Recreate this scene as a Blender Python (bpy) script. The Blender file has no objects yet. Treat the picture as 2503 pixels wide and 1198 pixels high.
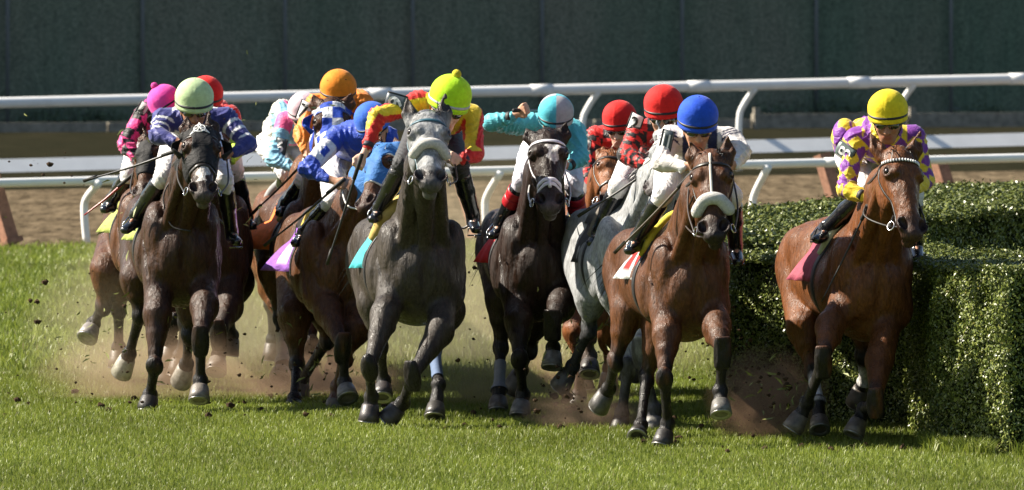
# horse race on turf: the whole scene is built here in mesh code
DUST = True
import bpy, math, random
import numpy as np
from math import sin, cos, pi, radians
from mathutils import Vector, Matrix
from concurrent.futures import ThreadPoolExecutor
random.seed(7)
sc = bpy.context.scene
COL = sc.collection
# ---------------------------------------------------------------- camera, sky, sun
F = 21900.0          # focal length in photograph pixels (photograph is 2503 px wide)
CAMZ = 3.0
cam_d = bpy.data.cameras.new('camera'); cam = bpy.data.objects.new('camera', cam_d); COL.objects.link(cam)
cam.location = (0, 0, CAMZ); cam.rotation_euler = (radians(90), 0, 0)
cam_d.sensor_width = 36; cam_d.lens = 36 * F / 2503.0
cam_d.shift_y = -599.0 / 2503.0
cam_d.clip_start = 1; cam_d.clip_end = 2000
cam_d.dof.use_dof = True; cam_d.dof.focus_distance = 61.5; cam_d.dof.aperture_fstop = 36*F/2503.0/1000/0.038
sc.camera = cam
SUN_AZ, SUN_EL = 103.0, 39.0      # degrees to the left of the viewer's back, height
sv = Vector((-sin(radians(SUN_AZ))*cos(radians(SUN_EL)), -cos(radians(SUN_AZ))*cos(radians(SUN_EL)), sin(radians(SUN_EL))))
w = bpy.data.worlds.new("World"); sc.world = w; w.use_nodes = True
nt = w.node_tree; bg = nt.nodes['Background']; sky = nt.nodes.new('ShaderNodeTexSky')
sky.sky_type = 'NISHITA'; sky.sun_disc = False; sky.sun_elevation = radians(SUN_EL)
sky.sun_rotation = radians(180 + SUN_AZ)
nt.links.new(sky.outputs[0], bg.inputs[0]); bg.inputs[1].default_value = 0.052
sun_d = bpy.data.lights.new('sun', 'SUN'); sun = bpy.data.objects.new('sun', sun_d); COL.objects.link(sun)
sun_d.energy = 5.0; sun_d.angle = radians(0.5); sun_d.color = (1.0, 0.915, 0.78)
sun.rotation_euler = sv.to_track_quat('Z', 'Y').to_euler()
sc.view_settings.view_transform = 'Standard'; sc.view_settings.look = 'None'
sc.view_settings.exposure = 1.3; sc.view_settings.gamma = 1

def P(px, py, D):
    return np.array(((px - 1251.5) / F * D, D, CAMZ - py / F * D))
def ground_D(py): return CAMZ * F / py
def nrm(v):
    v = np.asarray(v, float); return v / (np.linalg.norm(v) + 1e-12)

# ---------------------------------------------------------------- materials
MATS = {}
def node_mat(name, fn):
    if name in MATS: return MATS[name]
    m = bpy.data.materials.new(name); m.use_nodes = True
    fn(m, m.node_tree, m.node_tree.nodes['Principled BSDF']); MATS[name] = m
    return m
def noise(nt, scale, detail=4, rough=0.6, coord=None, sc3=None):
    n = nt.nodes.new('ShaderNodeTexNoise'); n.inputs['Scale'].default_value = scale
    n.inputs['Detail'].default_value = detail; n.inputs['Roughness'].default_value = rough
    tc = nt.nodes.new('ShaderNodeTexCoord'); src = tc.outputs['Object']
    if sc3:
        mp = nt.nodes.new('ShaderNodeMapping'); mp.inputs['Scale'].default_value = sc3
        nt.links.new(src, mp.inputs[0]); src = mp.outputs[0]
    nt.links.new(src, n.inputs['Vector'])
    return n
def bump(nt, bsdf, src, strength, dist=0.01, prev=None):
    b = nt.nodes.new('ShaderNodeBump'); b.inputs['Strength'].default_value = strength
    b.inputs['Distance'].default_value = dist
    nt.links.new(src, b.inputs['Height'])
    if prev: nt.links.new(prev.outputs[0], b.inputs['Normal'])
    nt.links.new(b.outputs[0], bsdf.inputs['Normal']); return b
def ramp(nt, src, stops):
    r = nt.nodes.new('ShaderNodeValToRGB'); e = r.color_ramp.elements
    while len(e) < len(stops): e.new(0.5)
    for i, (p, c) in enumerate(stops):
        e[i].position = p; e[i].color = (*c, 1) if len(c) == 3 else c
    nt.links.new(src, r.inputs[0]); return r
def mixc(nt, mode, fac, a, b):
    m = nt.nodes.new('ShaderNodeMix'); m.data_type = 'RGBA'; m.blend_type = mode
    if isinstance(fac, (int, float)): m.inputs[0].default_value = fac
    else: nt.links.new(fac, m.inputs[0])
    for s, i in ((a, 6), (b, 7)):
        if isinstance(s, tuple): m.inputs[i].default_value = (*s[:3], 1)
        else: nt.links.new(s, m.inputs[i])
    return m.outputs[2]
def simple(name, col, rough=0.5, spec=0.5, metal=0.0, var=0.25, scale=30, bmp=0.0, bscale=60, bdist=0.004, coat=0.0, sheen=0.0):
    def fn(m, nt, b):
        n = noise(nt, scale)
        lo = tuple(c * (1 - var) for c in col); hi = tuple(min(1, c * (1 + var)) for c in col)
        r = ramp(nt, n.outputs[0], [(0.3, lo), (0.7, hi)])
        nt.links.new(r.outputs[0], b.inputs['Base Color'])
        b.inputs['Roughness'].default_value = rough; b.inputs['Metallic'].default_value = metal
        b.inputs['Specular IOR Level'].default_value = spec
        b.inputs['Coat Weight'].default_value = coat; b.inputs['Sheen Weight'].default_value = sheen
        if bmp: bump(nt, b, noise(nt, bscale, 5).outputs[0], bmp, bdist)
    return node_mat(name, fn)
def coat_mat(name, rough=0.38, spec=0.26):
    def fn(m, nt, b):
        at = nt.nodes.new('ShaderNodeAttribute'); at.attribute_name = 'Col'
        n1 = noise(nt, 5, 5, 0.65); r1 = ramp(nt, n1.outputs[0], [(0.3, (0.62,)*3), (0.7, (1.25,)*3)])
        c = mixc(nt, 'MULTIPLY', 1.0, at.outputs[0], r1.outputs[0])
        n2 = noise(nt, 60, 3, 0.7, sc3=(1, 1, .35)); r2 = ramp(nt, n2.outputs[0], [(0.35, (0.62,)*3), (0.65, (1.28,)*3)])
        c = mixc(nt, 'MULTIPLY', 1.0, c, r2.outputs[0])
        nt.links.new(c, b.inputs['Base Color'])
        n3 = noise(nt, 30, 5, 0.75, sc3=(1, 1, .12)); r3 = ramp(nt, n3.outputs[0], [(0.42, (rough - .17,)*3), (0.58, (rough + .24,)*3)])
        nt.links.new(r3.outputs[0], b.inputs['Roughness']); b.inputs['Specular IOR Level'].default_value = spec
        nb = noise(nt, 9, 3, 0.5, sc3=(1.2, .6, .5)); nb.inputs['Distortion'].default_value = .8; bb = bump(nt, b, nb.outputs[0], 0.45, 0.05)
        nv = noise(nt, 7, 1, 0.4, sc3=(1, .6, .6)); nv.inputs['Distortion'].default_value = 1.5; rv = ramp(nt, nv.outputs[0], [(0.46, (0,)*3), (0.50, (1,)*3), (0.54, (0,)*3)]); bv = bump(nt, b, rv.outputs[0], 0.10, 0.008, bb)
        nh = noise(nt, 90, 4, 0.7, sc3=(1, 1, .22)); bump(nt, b, nh.outputs[0], 0.8, 0.007, bv)
    return node_mat(name, fn)
def vcol_mat(name, rough=0.5, spec=0.4, wr=0.6, sheen=0.0, wd=0.012):
    def fn(m, nt, b):
        at = nt.nodes.new('ShaderNodeAttribute'); at.attribute_name = 'Col'
        n1 = noise(nt, 25, 3); r1 = ramp(nt, n1.outputs[0], [(0.3, (0.85,)*3), (0.7, (1.1,)*3)])
        nt.links.new(mixc(nt, 'MULTIPLY', 1.0, at.outputs[0], r1.outputs[0]), b.inputs['Base Color'])
        b.inputs['Roughness'].default_value = rough; b.inputs['Specular IOR Level'].default_value = spec
        b.inputs['Sheen Weight'].default_value = sheen
        if wr:
            nw = noise(nt, 14, 3, 0.55, sc3=(1, .6, 1.6)); nw.inputs['Distortion'].default_value = 1.2
            b1 = bump(nt, b, nw.outputs[0], wr, wd * 2)
            n5 = noise(nt, 300, 2); bump(nt, b, n5.outputs[0], 0.12, 0.001, b1)
    return node_mat(name, fn)

# ---------------------------------------------------------------- objects
def link_mesh(name, verts, faces, mat, parent=None, cols=None, smooth=True):
    me = bpy.data.meshes.new(name)
    V = np.asarray(verts, np.float32).reshape(-1, 3)
    pp = parent
    while pp is not None: V = V - np.array(pp.location, np.float32); pp = pp.parent
    if isinstance(faces, np.ndarray):
        k = faces.shape[1]; nf = len(faces)
        me.vertices.add(len(V)); me.vertices.foreach_set('co', V.ravel())
        me.loops.add(nf * k); me.loops.foreach_set('vertex_index', faces.astype(np.int32).ravel())
        me.polygons.add(nf); me.polygons.foreach_set('loop_start', np.arange(nf, dtype=np.int32) * k)
        me.polygons.foreach_set('loop_total', np.full(nf, k, np.int32))
        me.update(calc_edges=True); me.validate()
    else:
        me.from_pydata([tuple(map(float, v)) for v in V], [], [tuple(f) for f in faces]); me.update()
    if smooth: me.polygons.foreach_set('use_smooth', np.ones(len(me.polygons), bool))
    if cols is not None:
        a = me.color_attributes.new('Col', 'FLOAT_COLOR', 'POINT')
        c = np.ones((len(V), 4), np.float32); c[:, :3] = cols; a.data.foreach_set('color', c.ravel())
    if mat: me.materials.append(mat)
    o = bpy.data.objects.new(name, me); COL.objects.link(o)
    if parent is not None: o.parent = parent
    return o
def tag(o, label=None, cat=None, group=None, kind=None):
    if label: o['label'] = label
    if cat: o['category'] = cat
    if group: o['group'] = group
    if kind: o['kind'] = kind
    return o
def thing(name, loc, label, cat, group=None):
    o = bpy.data.objects.new(name, None); COL.objects.link(o); o.location = [float(x) for x in loc]
    o.empty_display_size = 0.2
    return tag(o, label, cat, group)
class MB:
    def __init__(s): s.v = []; s.f = []; s.c = []
    def add(s, v, f, col=None):
        n = len(s.v); s.v += [tuple(map(float, p)) for p in v]; s.f += [tuple(i + n for i in q) for q in f]
        if col is not None: s.c += [tuple(col)] * len(v)
    def box(s, c, sx, sy, sz, ax=None):
        ax = ax or ((1,0,0),(0,1,0),(0,0,1)); A = [np.array(a, float) for a in ax]; c = np.array(c, float)
        v = [c + A[0]*i*sx/2 + A[1]*j*sy/2 + A[2]*k*sz/2 for i in (-1,1) for j in (-1,1) for k in (-1,1)]
        s.add(v, [(0,1,3,2),(4,6,7,5),(0,4,5,1),(2,3,7,6),(0,2,6,4),(1,5,7,3)])
    def tube(s, pts, rad, n=10, cap=True, flat=None):
        """tube through pts with radius list; flat=(vector, ratio) squashes along vector"""
        pts = [np.array(p, float) for p in pts]
        if not hasattr(rad, '__len__'): rad = [rad] * len(pts)
        vs = []; up = None
        for i, p in enumerate(pts):
            d = nrm(pts[min(i+1, len(pts)-1)] - pts[max(i-1, 0)])
            if up is None:
                up = np.array((0, 0, 1.)) if abs(d[2]) < .9 else np.array((0, 1., 0))
            a = nrm(np.cross(d, up)); up = nrm(np.cross(a, d))
            for k in range(n):
                t = 2*pi*k/n; q = (a*cos(t) + up*sin(t)) * rad[i]
                if flat is not None:
                    fv = nrm(flat[0]); q = q - fv * np.dot(q, fv) * (1 - flat[1])
                vs.append(p + q)
        fs = [(i*n+k, i*n+(k+1) % n, (i+1)*n+(k+1) % n, (i+1)*n+k) for i in range(len(pts)-1) for k in range(n)]
        if cap: fs += [tuple(range(n))[::-1], tuple((len(pts)-1)*n + k for k in range(n))]
        s.add(vs, fs)
    def lathe(s, c, axis, prof, n=20, side=None, ratio=1.0, lean=None):
        """prof: [(along, radius)]; ratio: radius across side; lean: vector added per unit of along"""
        axis = nrm(axis); sd = nrm(side) if side is not None else nrm(np.cross(axis, (0.13, 1, 0.2)))
        sd = nrm(sd - axis*np.dot(sd, axis)); ot = np.cross(axis, sd); c = np.array(c, float)
        vs = []
        for (h, r) in prof:
            o = c + axis*h + (np.array(lean)*h if lean is not None else 0)
            for k in range(n):
                t = 2*pi*k/n; vs.append(o + sd*cos(t)*r + ot*sin(t)*r*ratio)
        m = len(prof)
        fs = [(i*n+k, i*n+(k+1) % n, (i+1)*n+(k+1) % n, (i+1)*n+k) for i in range(m-1) for k in range(n)]
        fs += [tuple(range(n))[::-1], tuple((m-1)*n + k for k in range(n))]
        s.add(vs, fs)
    def ball(s, c, r, n=14, sx=1, sy=1, sz=1):
        vs = []; fs = []; m = n // 2
        for i in range(m+1):
            for k in range(n):
                a = pi*i/m; b = 2*pi*k/n
                vs.append((c[0]+r*sx*sin(a)*cos(b), c[1]+r*sy*sin(a)*sin(b), c[2]+r*sz*cos(a)))
        fs = [(i*n+k, (i+1)*n+k, (i+1)*n+(k+1) % n, i*n+(k+1) % n) for i in range(m) for k in range(n)]
        s.add(vs, fs)
    def build(s, name, mat, parent=None, smooth=True, cols=False):
        o = link_mesh(name, s.v, s.f, mat, parent, cols=np.array(s.c) if cols else None, smooth=smooth)
        return o
def bez(pts, n=24):
    """Catmull-Rom through points"""
    pts = [np.array(p, float) for p in pts]
    if len(pts) < 3: return [pts[0] + (pts[-1]-pts[0])*i/n for i in range(n+1)]
    q = [2*pts[0]-pts[1]] + pts + [2*pts[-1]-pts[-2]]; out = []
    seg = len(pts)-1; per = max(2, n//seg)
    for i in range(seg):
        p0, p1, p2, p3 = q[i:i+4]
        for k in range(per):
            t = k/per; out.append(.5*((2*p1)+(-p0+p2)*t+(2*p0-5*p1+4*p2-p3)*t*t+(-p0+3*p1-3*p2+p3)*t**3))
    out.append(pts[-1]); return out

# ---------------------------------------------------------------- signed-distance modelling (bodies as one continuous surface)
class Sdf:
    def __init__(s): s.p = []
    def cone(s, a, b, ra, rb, side=None, ea=1.0, eb=None, k=0.03, col=None, sub=False, sm=1.0):
        a = np.array(a, float); b = np.array(b, float); eb = ea if eb is None else eb
        L = np.linalg.norm(b-a)
        w_ = (b-a)/L if L > 1e-6 else np.array((0, 0, 1.))
        sd = np.array(side if side is not None else ((1, 0, 0) if abs(w_[0]) < .9 else (0, 1, 0)), float)
        sd = nrm(sd - w_*np.dot(sd, w_)); ot = np.cross(w_, sd)
        s.p.append(dict(a=a, b=b, L=L, w=w_, s=sd, o=ot, ra=ra, rb=rb, ea=ea, eb=eb, k=k, col=col, sub=sub))
    def ell(s, c, r, ax=None, k=0.03, col=None, sub=False):
        """r=(rx,ry,rz) along axes ax"""
        ax = ax or ((1,0,0),(0,1,0),(0,0,1)); A = [nrm(v) for v in ax]
        s.p.append(dict(c=np.array(c, float), r=np.array(r, float), A=np.array(A), k=k, col=col, sub=sub))
    def cap_fn(s): pass
    @staticmethod
    def one(q, X):
        """X: list of 3 arrays"""
        if 'c' in q:
            dx = [X[i]-q['c'][i] for i in range(3)]
            c = [(dx[0]*A[0]+dx[1]*A[1]+dx[2]*A[2]) for A in q['A']]
            r = q['r']
            k0 = np.sqrt((c[0]/r[0])**2+(c[1]/r[1])**2+(c[2]/r[2])**2)+1e-9
            k1 = np.sqrt((c[0]/r[0]**2)**2+(c[1]/r[1]**2)**2+(c[2]/r[2]**2)**2)+1e-9
            return k0*(k0-1)/k1
        dx = [X[i]-q['a'][i] for i in range(3)]
        w_, sd, ot = q['w'], q['s'], q['o']
        al = dx[0]*w_[0]+dx[1]*w_[1]+dx[2]*w_[2]
        cs = dx[0]*sd[0]+dx[1]*sd[1]+dx[2]*sd[2]
        co = dx[0]*ot[0]+dx[1]*ot[1]+dx[2]*ot[2]
        L = max(q['L'], 1e-6); t = np.clip(al/L, 0, 1)
        R = q['ra']+(q['rb']-q['ra'])*t; E = R*(q['ea']+(q['eb']-q['ea'])*t); M = np.minimum(R, E)
        e = al-t*L
        k0 = np.sqrt((cs/R)**2+(co/E)**2+(e/M)**2)+1e-9
        k1 = np.sqrt((cs/R**2)**2+(co/E**2)**2+(e/M**2)**2)+1e-9
        return k0*(k0-1)/k1
    @staticmethod
    def bb(q):
        if 'c' in q:
            m = max(q['r']); return q['c']-m, q['c']+m
        m = max(q['ra'], q['rb'], q['ra']*q['ea'], q['rb']*q['eb'])
        return np.minimum(q['a'], q['b'])-m, np.maximum(q['a'], q['b'])+m
    @staticmethod
    def comb(d, x, q):
        k = q['k']
        if q['sub']:
            h = np.maximum(k-np.abs(-x-d), 0)/k; return np.maximum(d, -x)+h*h*k/4
        h = np.maximum(k-np.abs(d-x), 0)/k; return np.minimum(d, x)-h*h*k/4
    def ev(s, V):
        X = [V[:, 0], V[:, 1], V[:, 2]]; d = np.full(len(V), 0.5); lo = V.min(0)-.09; hi = V.max(0)+.09
        if not hasattr(s, 'bbs') or len(s.bbs) != len(s.p): s.bbs = [s.bb(q) for q in s.p]
        for q, (a, b) in zip(s.p, s.bbs):
            if (a > hi).any() or (b < lo).any(): continue
            d = s.comb(d, s.one(q, X), q)
        return d
    def colors(s, V, base, sig=0.014):
        X = [V[:, 0], V[:, 1], V[:, 2]]; W = np.full(len(V), 1e-9); C = np.zeros((len(V), 3))+np.array(base)*1e-9
        for q in s.p:
            if q['sub']: continue
            lo, hi = s.bb(q); m = np.ones(len(V), bool)
            for i in range(3): m &= (X[i] > lo[i]-.06) & (X[i] < hi[i]+.06)
            if not m.any(): continue
            d = s.one(q, [x[m] for x in X]); wt = np.exp(-np.clip(d, -.0, .2)/sig)
            W[m] += wt; C[m] += wt[:, None]*np.array(q['col'] if q['col'] is not None else base)
        return C/W[:, None]
    def mesh(s, h, clip=None, off=0.0):
        lo = np.min([s.bb(q)[0] for q in s.p if not q['sub']], 0)-3*h-off; hi = np.max([s.bb(q)[1] for q in s.p if not q['sub']], 0)+3*h+off
        n = np.ceil((hi-lo)/h).astype(int)+1
        ax = [(lo[i]+np.arange(n[i])*h).astype(np.float32) for i in range(3)]
        D = np.full(n, 0.12, np.float32)
        for q in s.p:
            a, b = s.bb(q); mg = q['k']+h*2+0.01+off
            i0 = np.maximum(np.floor((a-mg-lo)/h).astype(int), 0); i1 = np.minimum(np.ceil((b+mg-lo)/h).astype(int)+1, n)
            if (i1 <= i0).any(): continue
            sl = tuple(slice(i0[i], i1[i]) for i in range(3))
            X = [ax[0][sl[0]][:, None, None], ax[1][sl[1]][None, :, None], ax[2][sl[2]][None, None, :]]
            D[sl] = s.comb(D[sl], s.one(q, X).astype(np.float32), q)
        if off: D -= off
        if clip is not None:
            X = np.meshgrid(*ax, indexing='ij'); D = np.maximum(D, clip(X).astype(np.float32))
        return nets(D, lo, h)
def nets(D, lo, h):
    I = D < 0
    cnt = np.zeros(tuple(x-1 for x in D.shape), np.uint8)
    for i in (0, 1):
        for j in (0, 1):
            for k in (0, 1):
                cnt += I[i:D.shape[0]-1+i, j:D.shape[1]-1+j, k:D.shape[2]-1+k]
    act = np.argwhere((cnt > 0) & (cnt < 8))
    idx = np.full(cnt.shape, -1, np.int32); idx[act[:, 0], act[:, 1], act[:, 2]] = np.arange(len(act))
    acc = np.zeros((len(act), 3)); num = np.zeros(len(act))
    corners = [(i, j, k) for i in (0, 1) for j in (0, 1) for k in (0, 1)]
    vals = {c: D[act[:, 0]+c[0], act[:, 1]+c[1], act[:, 2]+c[2]].astype(float) for c in corners}
    for c in corners:
        for a in range(3):
            if c[a] == 1: continue
            c2 = tuple(1 if i == a else c[i] for i in range(3))
            va, vb = vals[c], vals[c2]; m = (va < 0) != (vb < 0)
            t = va/(va-vb+1e-12*((va-vb) == 0))
            pnt = np.array(c, float)[None, :].repeat(len(act), 0); pnt[:, a] = t
            acc[m] += pnt[m]; num[m] += 1
    V = (act+acc/num[:, None])*h+lo
    faces = []
    for a in range(3):
        b, c = (a+1) % 3, (a+2) % 3
        s0 = [slice(None)]*3; s1 = [slice(None)]*3; s0[a] = slice(0, -1); s1[a] = slice(1, None)
        A, B = I[tuple(s0)], I[tuple(s1)]
        for flip in (False, True):
            m = (A & ~B) if not flip else (~A & B)
            e = np.argwhere(m); e = e[(e[:, b] > 0) & (e[:, c] > 0) & (e[:, b] < D.shape[b]-1) & (e[:, c] < D.shape[c]-1)]
            if not len(e): continue
            q = []
            for (db, dc) in ((-1, -1), (0, -1), (0, 0), (-1, 0)):
                ee = e.copy(); ee[:, b] += db; ee[:, c] += dc; q.append(idx[ee[:, 0], ee[:, 1], ee[:, 2]])
            q = np.stack(q, 1)
            if flip: q = q[:, ::-1]
            faces.append(q)
    Fc = np.concatenate(faces); Fc = Fc[(Fc >= 0).all(1)]
    # light smoothing
    e0 = np.concatenate([Fc[:, 0], Fc[:, 1], Fc[:, 2], Fc[:, 3]]); e1 = np.concatenate([Fc[:, 1], Fc[:, 2], Fc[:, 3], Fc[:, 0]])
    deg = np.bincount(e0, minlength=len(V))+np.bincount(e1, minlength=len(V))
    for _ in range(2):
        S = np.stack([np.bincount(e0, V[e1, i], len(V))+np.bincount(e1, V[e0, i], len(V)) for i in range(3)], 1)
        V = V*.5+.5*S/np.maximum(deg, 1)[:, None]
    return V, Fc
def folds(VF, amp, seed=0.0, wl=.055):
    """cloth folds: ridges pushed along the normals"""
    V, Fc = VF; n = np.zeros_like(V); a, b, c = V[Fc[:, 0]], V[Fc[:, 1]], V[Fc[:, 2]]; fn = np.cross(b-a, c-a)
    for k in range(4):
        for i in range(3): n[:, i] += np.bincount(Fc[:, k], fn[:, i], len(V))
    n /= np.linalg.norm(n, axis=1)[:, None]+1e-12; x, y, z = V.T; k = 2*pi/wl
    w1 = x*.55+z*.8+.03*np.sin(x*22+seed)+.03*np.sin(z*17+y*9+seed*2); w2 = x*.8-z*.5+y*.5+.035*np.sin(z*19+seed*3)+.02*np.sin(x*31)
    r = (1-np.abs(np.sin(k*.5*w1)))**2*(.5+.5*np.sin(x*15+z*9+seed))+(1-np.abs(np.sin(k*.62*w2)))**2*(.5+.5*np.sin(x*-12+z*14+seed*1.7))
    return V+n*(amp*(r-.35))[:, None], Fc
def surf(sd, O, dirs, rmax=0.6):
    """distance from O (point or Nx3) along dirs to the outermost surface"""
    dirs = np.asarray(dirs, float); O = np.broadcast_to(np.asarray(O, float), dirs.shape); n = len(dirs)
    K = 40; ts = np.linspace(rmax, 0, K+1); best = np.full(n, 0.01)
    pts = O[:, None, :]+dirs[:, None, :]*ts[None, 1:, None]; ins = (sd.ev(pts.reshape(-1, 3)) < 0).reshape(n, K)
    k = np.argmax(ins, 1); m = ins.any(1); best[m] = ts[1+k[m]]
    lo = best.copy(); hi = best+ts[0]-ts[1]
    for _ in range(8):
        mid = (lo+hi)/2; ins = sd.ev(O+dirs*mid[:, None]) < 0
        lo = np.where(ins, mid, lo); hi = np.where(ins, hi, mid)
    return lo
def band(sd, O, e1, e2, wdir, width, thick, n=40, a0=0, a1=2*pi, rmax=0.5, lift=0.002, rows=2):
    """a strap that follows the surface round the axis through O: returns verts, faces"""
    closed = abs((a1-a0)-2*pi) < 1e-6
    m = n if closed else n+1
    ang = [a0+(a1-a0)*i/n for i in range(m)]
    dirs = np.array([np.array(e1)*cos(t)+np.array(e2)*sin(t) for t in ang]); vs = []
    prof = [(-.5, lift-.004), (-.5, thick*.8), (-.2, thick), (.2, thick), (.5, thick*.8), (.5, lift-.004)]
    for (wv, tv) in prof:
        Ok = np.array(O)+np.array(wdir)*wv*width
        r = surf(sd, Ok, dirs, rmax); vs += list(Ok+dirs*(r+tv)[:, None])
    k = len(prof); fs = []
    for j in range(k-1):
        for i in range(m if closed else m-1):
            i2 = (i+1) % m; fs.append((j*m+i, (j+1)*m+i, (j+1)*m+i2, j*m+i2))
    return vs, fs
# ---------------------------------------------------------------- horses
HOOF_M = None
BLK = (0.012, 0.010, 0.009)
def horse_model(h):
    """numpy stage: geometry of one horse; h is the specification dictionary (photograph pixels + metres of depth)"""
    D0 = h['D']; u = D0/F; G = dict(h=h, u=u)
    def Q(p, dd=0.0): return P(p[0], p[1], D0+(p[2] if len(p) > 2 else dd))
    yaw = radians(h['yaw'])
    lat = np.array((cos(yaw), sin(yaw), 0)); back = np.array((-sin(yaw), cos(yaw), 0)); up = np.array((0, 0, 1.))
    pit = h.get('pitch', 0.0)
    C = Q(h['chest'], 0.12)
    def B(x, y, z): return C+(lat*x+back*y+up*(z+y*pit))*u
    wd = h.get('wide', 1.0); base = h['coat']; leg = h.get('legcol', BLK); S = Sdf(); G['S'] = S
    G['B'] = B; G['lat'] = lat; G['back'] = back; G['up'] = up
    W = lambda v: v*wd*u
    # trunk
    S.ell(B(0, 30, -8), (W(80), 90*u, 98*u), (lat, back, up), .05)
    S.ell(B(0, 80, -78), (W(78), 105*u, 72*u), (lat, back, up), .06)
    for sx in (-1, 1):
        S.ell(B(sx*38*wd, 2, -22), (W(41), 50*u, 74*u), (lat, back, nrm(up+lat*sx*.25)), .035)
        S.ell(B(sx*64*wd, 58, 4), (W(38), 82*u, 108*u), (lat, nrm(back+up*.4), nrm(up-back*.35-lat*sx*.30)), .03)
        S.ell(B(sx*84*wd, 105, -30), (W(24), 55*u, 62*u), (lat, back, up), .022)
        S.ell(B(sx*66*wd, 22, -58), (W(33), 50*u, 58*u), (lat, back, up), .035)
    S.cone(B(0, 130, -16), B(0, 430, 0), W(108), W(101), lat, 1.03, 1.0, .07)
    S.cone(B(0, 130, 78), B(0, 420, 82), W(62), W(68), lat, 1.05, .8, .07)
    S.cone(B(0, 150, 125), B(0, 260, 122), W(24), W(30), lat, 1.0, .8, .05)
    S.cone(B(0, 410, 45), B(0, 590, 40), W(88), W(77), lat, 1.05, 1.08, .06)
    for sx in (-1, 1):
        S.ell(B(sx*56*wd, 500, 62), (W(40), 85*u, 55*u), (lat, back, up), .05)
        S.ell(B(sx*52*wd, 590, 10), (W(44), 85*u, 95*u), (lat, back, up), .05)
    for sx in (-1, 1):
        S.cone(B(sx*50*wd, -62, 95), B(sx*92*wd, -36, -45), 14*u, 11*u, None, 1, 1, .035, sub=True)
        S.cone(B(sx*100*wd, 40, 100), B(sx*112*wd, 75, -60), 11*u, 10*u, None, 1, 1, .03, sub=True)
        S.cone(B(sx*70*wd, -8, -75), B(sx*34*wd, -18, -112), 9*u, 9*u, None, 1, 1, .03, sub=True)
        S.ell(B(sx*76*wd, 30, 48), (W(20), 40*u, 52*u), (lat, back, nrm(up-lat*sx*.3)), .018)
    S.cone(B(0, -70, 30), B(0, -46, -90), 14*u, 12*u, None, 1, 1, .035, sub=True)
    # neck
    poll, muz = Q(h['poll']), Q(h['muzzle'])
    n0 = B(0, 70, 62); n1 = poll+(n0-poll)*.42+up*h.get('arch', 6)*u; hd = nrm(muz-poll); fn = radians(h.get('fyaw', 0))
    f0 = np.array((sin(fn), -cos(fn), 0.0)); f = nrm(f0-hd*np.dot(f0, hd)); s = nrm(np.cross(f, hd))
    L = np.linalg.norm(muz-poll); G.update(poll=poll, hd=hd, f=f, s=s, L=L, C=C)
    nb = poll+hd*.12*L-f*.16*L
    nr = h.get('neck', 1.0)
    S.cone(B(0, 95, 55), n1, W(60)*nr, 46*u*nr, lat, 1.6, 1.55, .06)
    S.cone(n1, nb, 46*u*nr, 35*u*nr, lat, 1.55, 1.35, .05)
    S.cone(B(0, 150, 130), poll-f*.1*L+hd*.02*L, 26*u, 17*u, lat, 1, 1, .06)
    S.cone(B(0, 15, 20), nb+hd*.12*L, 34*u, 20*u, lat, 1, 1, .06)
    for sx in (-1, 1):   # long neck muscles and the jugular groove between them
        S.cone(B(sx*46*wd, -8, 40), nb+s*sx*26*u, 17*u, 13*u, None, 1, 1, .03)
        S.cone(B(sx*24*wd, -46, 50), nb+s*sx*12*u+f*30*u, 6*u, 5*u, None, 1, 1, .03, sub=True)
        S.cone(B(sx*104*wd, 60, 70), B(sx*88*wd, -6, -70), 6*u, 6*u, None, 1, 1, .025, sub=True)
    # head
    HW = h.get('hw', 1.0)*1.11*L
    hc = h.get('headcol', base); nose = h.get('nosecol', tuple(c*.25+.004 for c in base))
    def H(a, b, c): return poll+hd*a*L+s*b*HW+f*c*HW
    G['H'] = H
    S.cone(H(.03, 0, -.04), H(.22, 0, -.03), .15*HW, .185*HW, s, 1.05, .95, .03, hc)
    S.cone(H(.22, 0, -.03), H(.42, 0, -.01), .175*HW, .125*HW, s, .95, 1.0, .03, hc)
    S.cone(H(.40, 0, -.01), H(.80, 0, .0), .125*HW, .10*HW, s, 1.0, .95, .03, hc)
    S.cone(H(.06, 0, .08), H(.72, 0, .085), .10*HW, .055*HW, s, .6, .5, .02, hc)
    for sx in (-1, 1):
        S.ell(H(.245, sx*.155, .055), (.055*HW, .075*HW, .05*HW), (s, hd, f), .02, hc)
        S.ell(H(.31, sx*.10, -.17), (.065*HW, .19*HW, .15*HW), (s, hd, f), .03, hc)
        S.ell(H(.26, sx*.10, .12), (.04*HW, .05*HW, .03*HW), (s, hd, f), .03, hc)
        S.cone(H(.36, sx*.14, 0), H(.6, sx*.09, .0), .02*HW, .014*HW, s, 1, 1, .03, hc)
    S.cone(H(.80, 0, .01), H(.94, 0, .02), .115*HW, .105*HW, s, .85, .8, .03, nose)
    for sx in (-1, 1):
        S.ell(H(.86, sx*.095, .055), (.058*HW, .082*HW, .055*HW), (nrm(s-f*.2*sx), hd, f), .018, nose)
    S.ell(H(.96, 0, .03), (.085*HW, .06*HW, .075*HW), (s, hd, f), .02, h.get('lipcol', nose))
    S.ell(H(.97, 0, -.07), (.065*HW, .055*HW, .055*HW), (s, hd, f), .015, h.get('lipcol', nose))
    for sx in (-1, 1):
        S.ell(H(.86, sx*.105, .11), (.047*HW, .064*HW, .075*HW), (nrm(s*1-f*.3*sx), nrm(hd+s*sx*.35), f), .010, sub=True)
        S.ell(H(.245, sx*.19, .075), (.028*HW, .045*HW, .03*HW), (s, hd, f), .01, sub=True)
    S.cone(H(1.0, -.08, -.01), H(1.0, .08, -.01), .008*HW+.003, .008*HW+.003, f, 1, 1, .012, sub=True)
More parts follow.
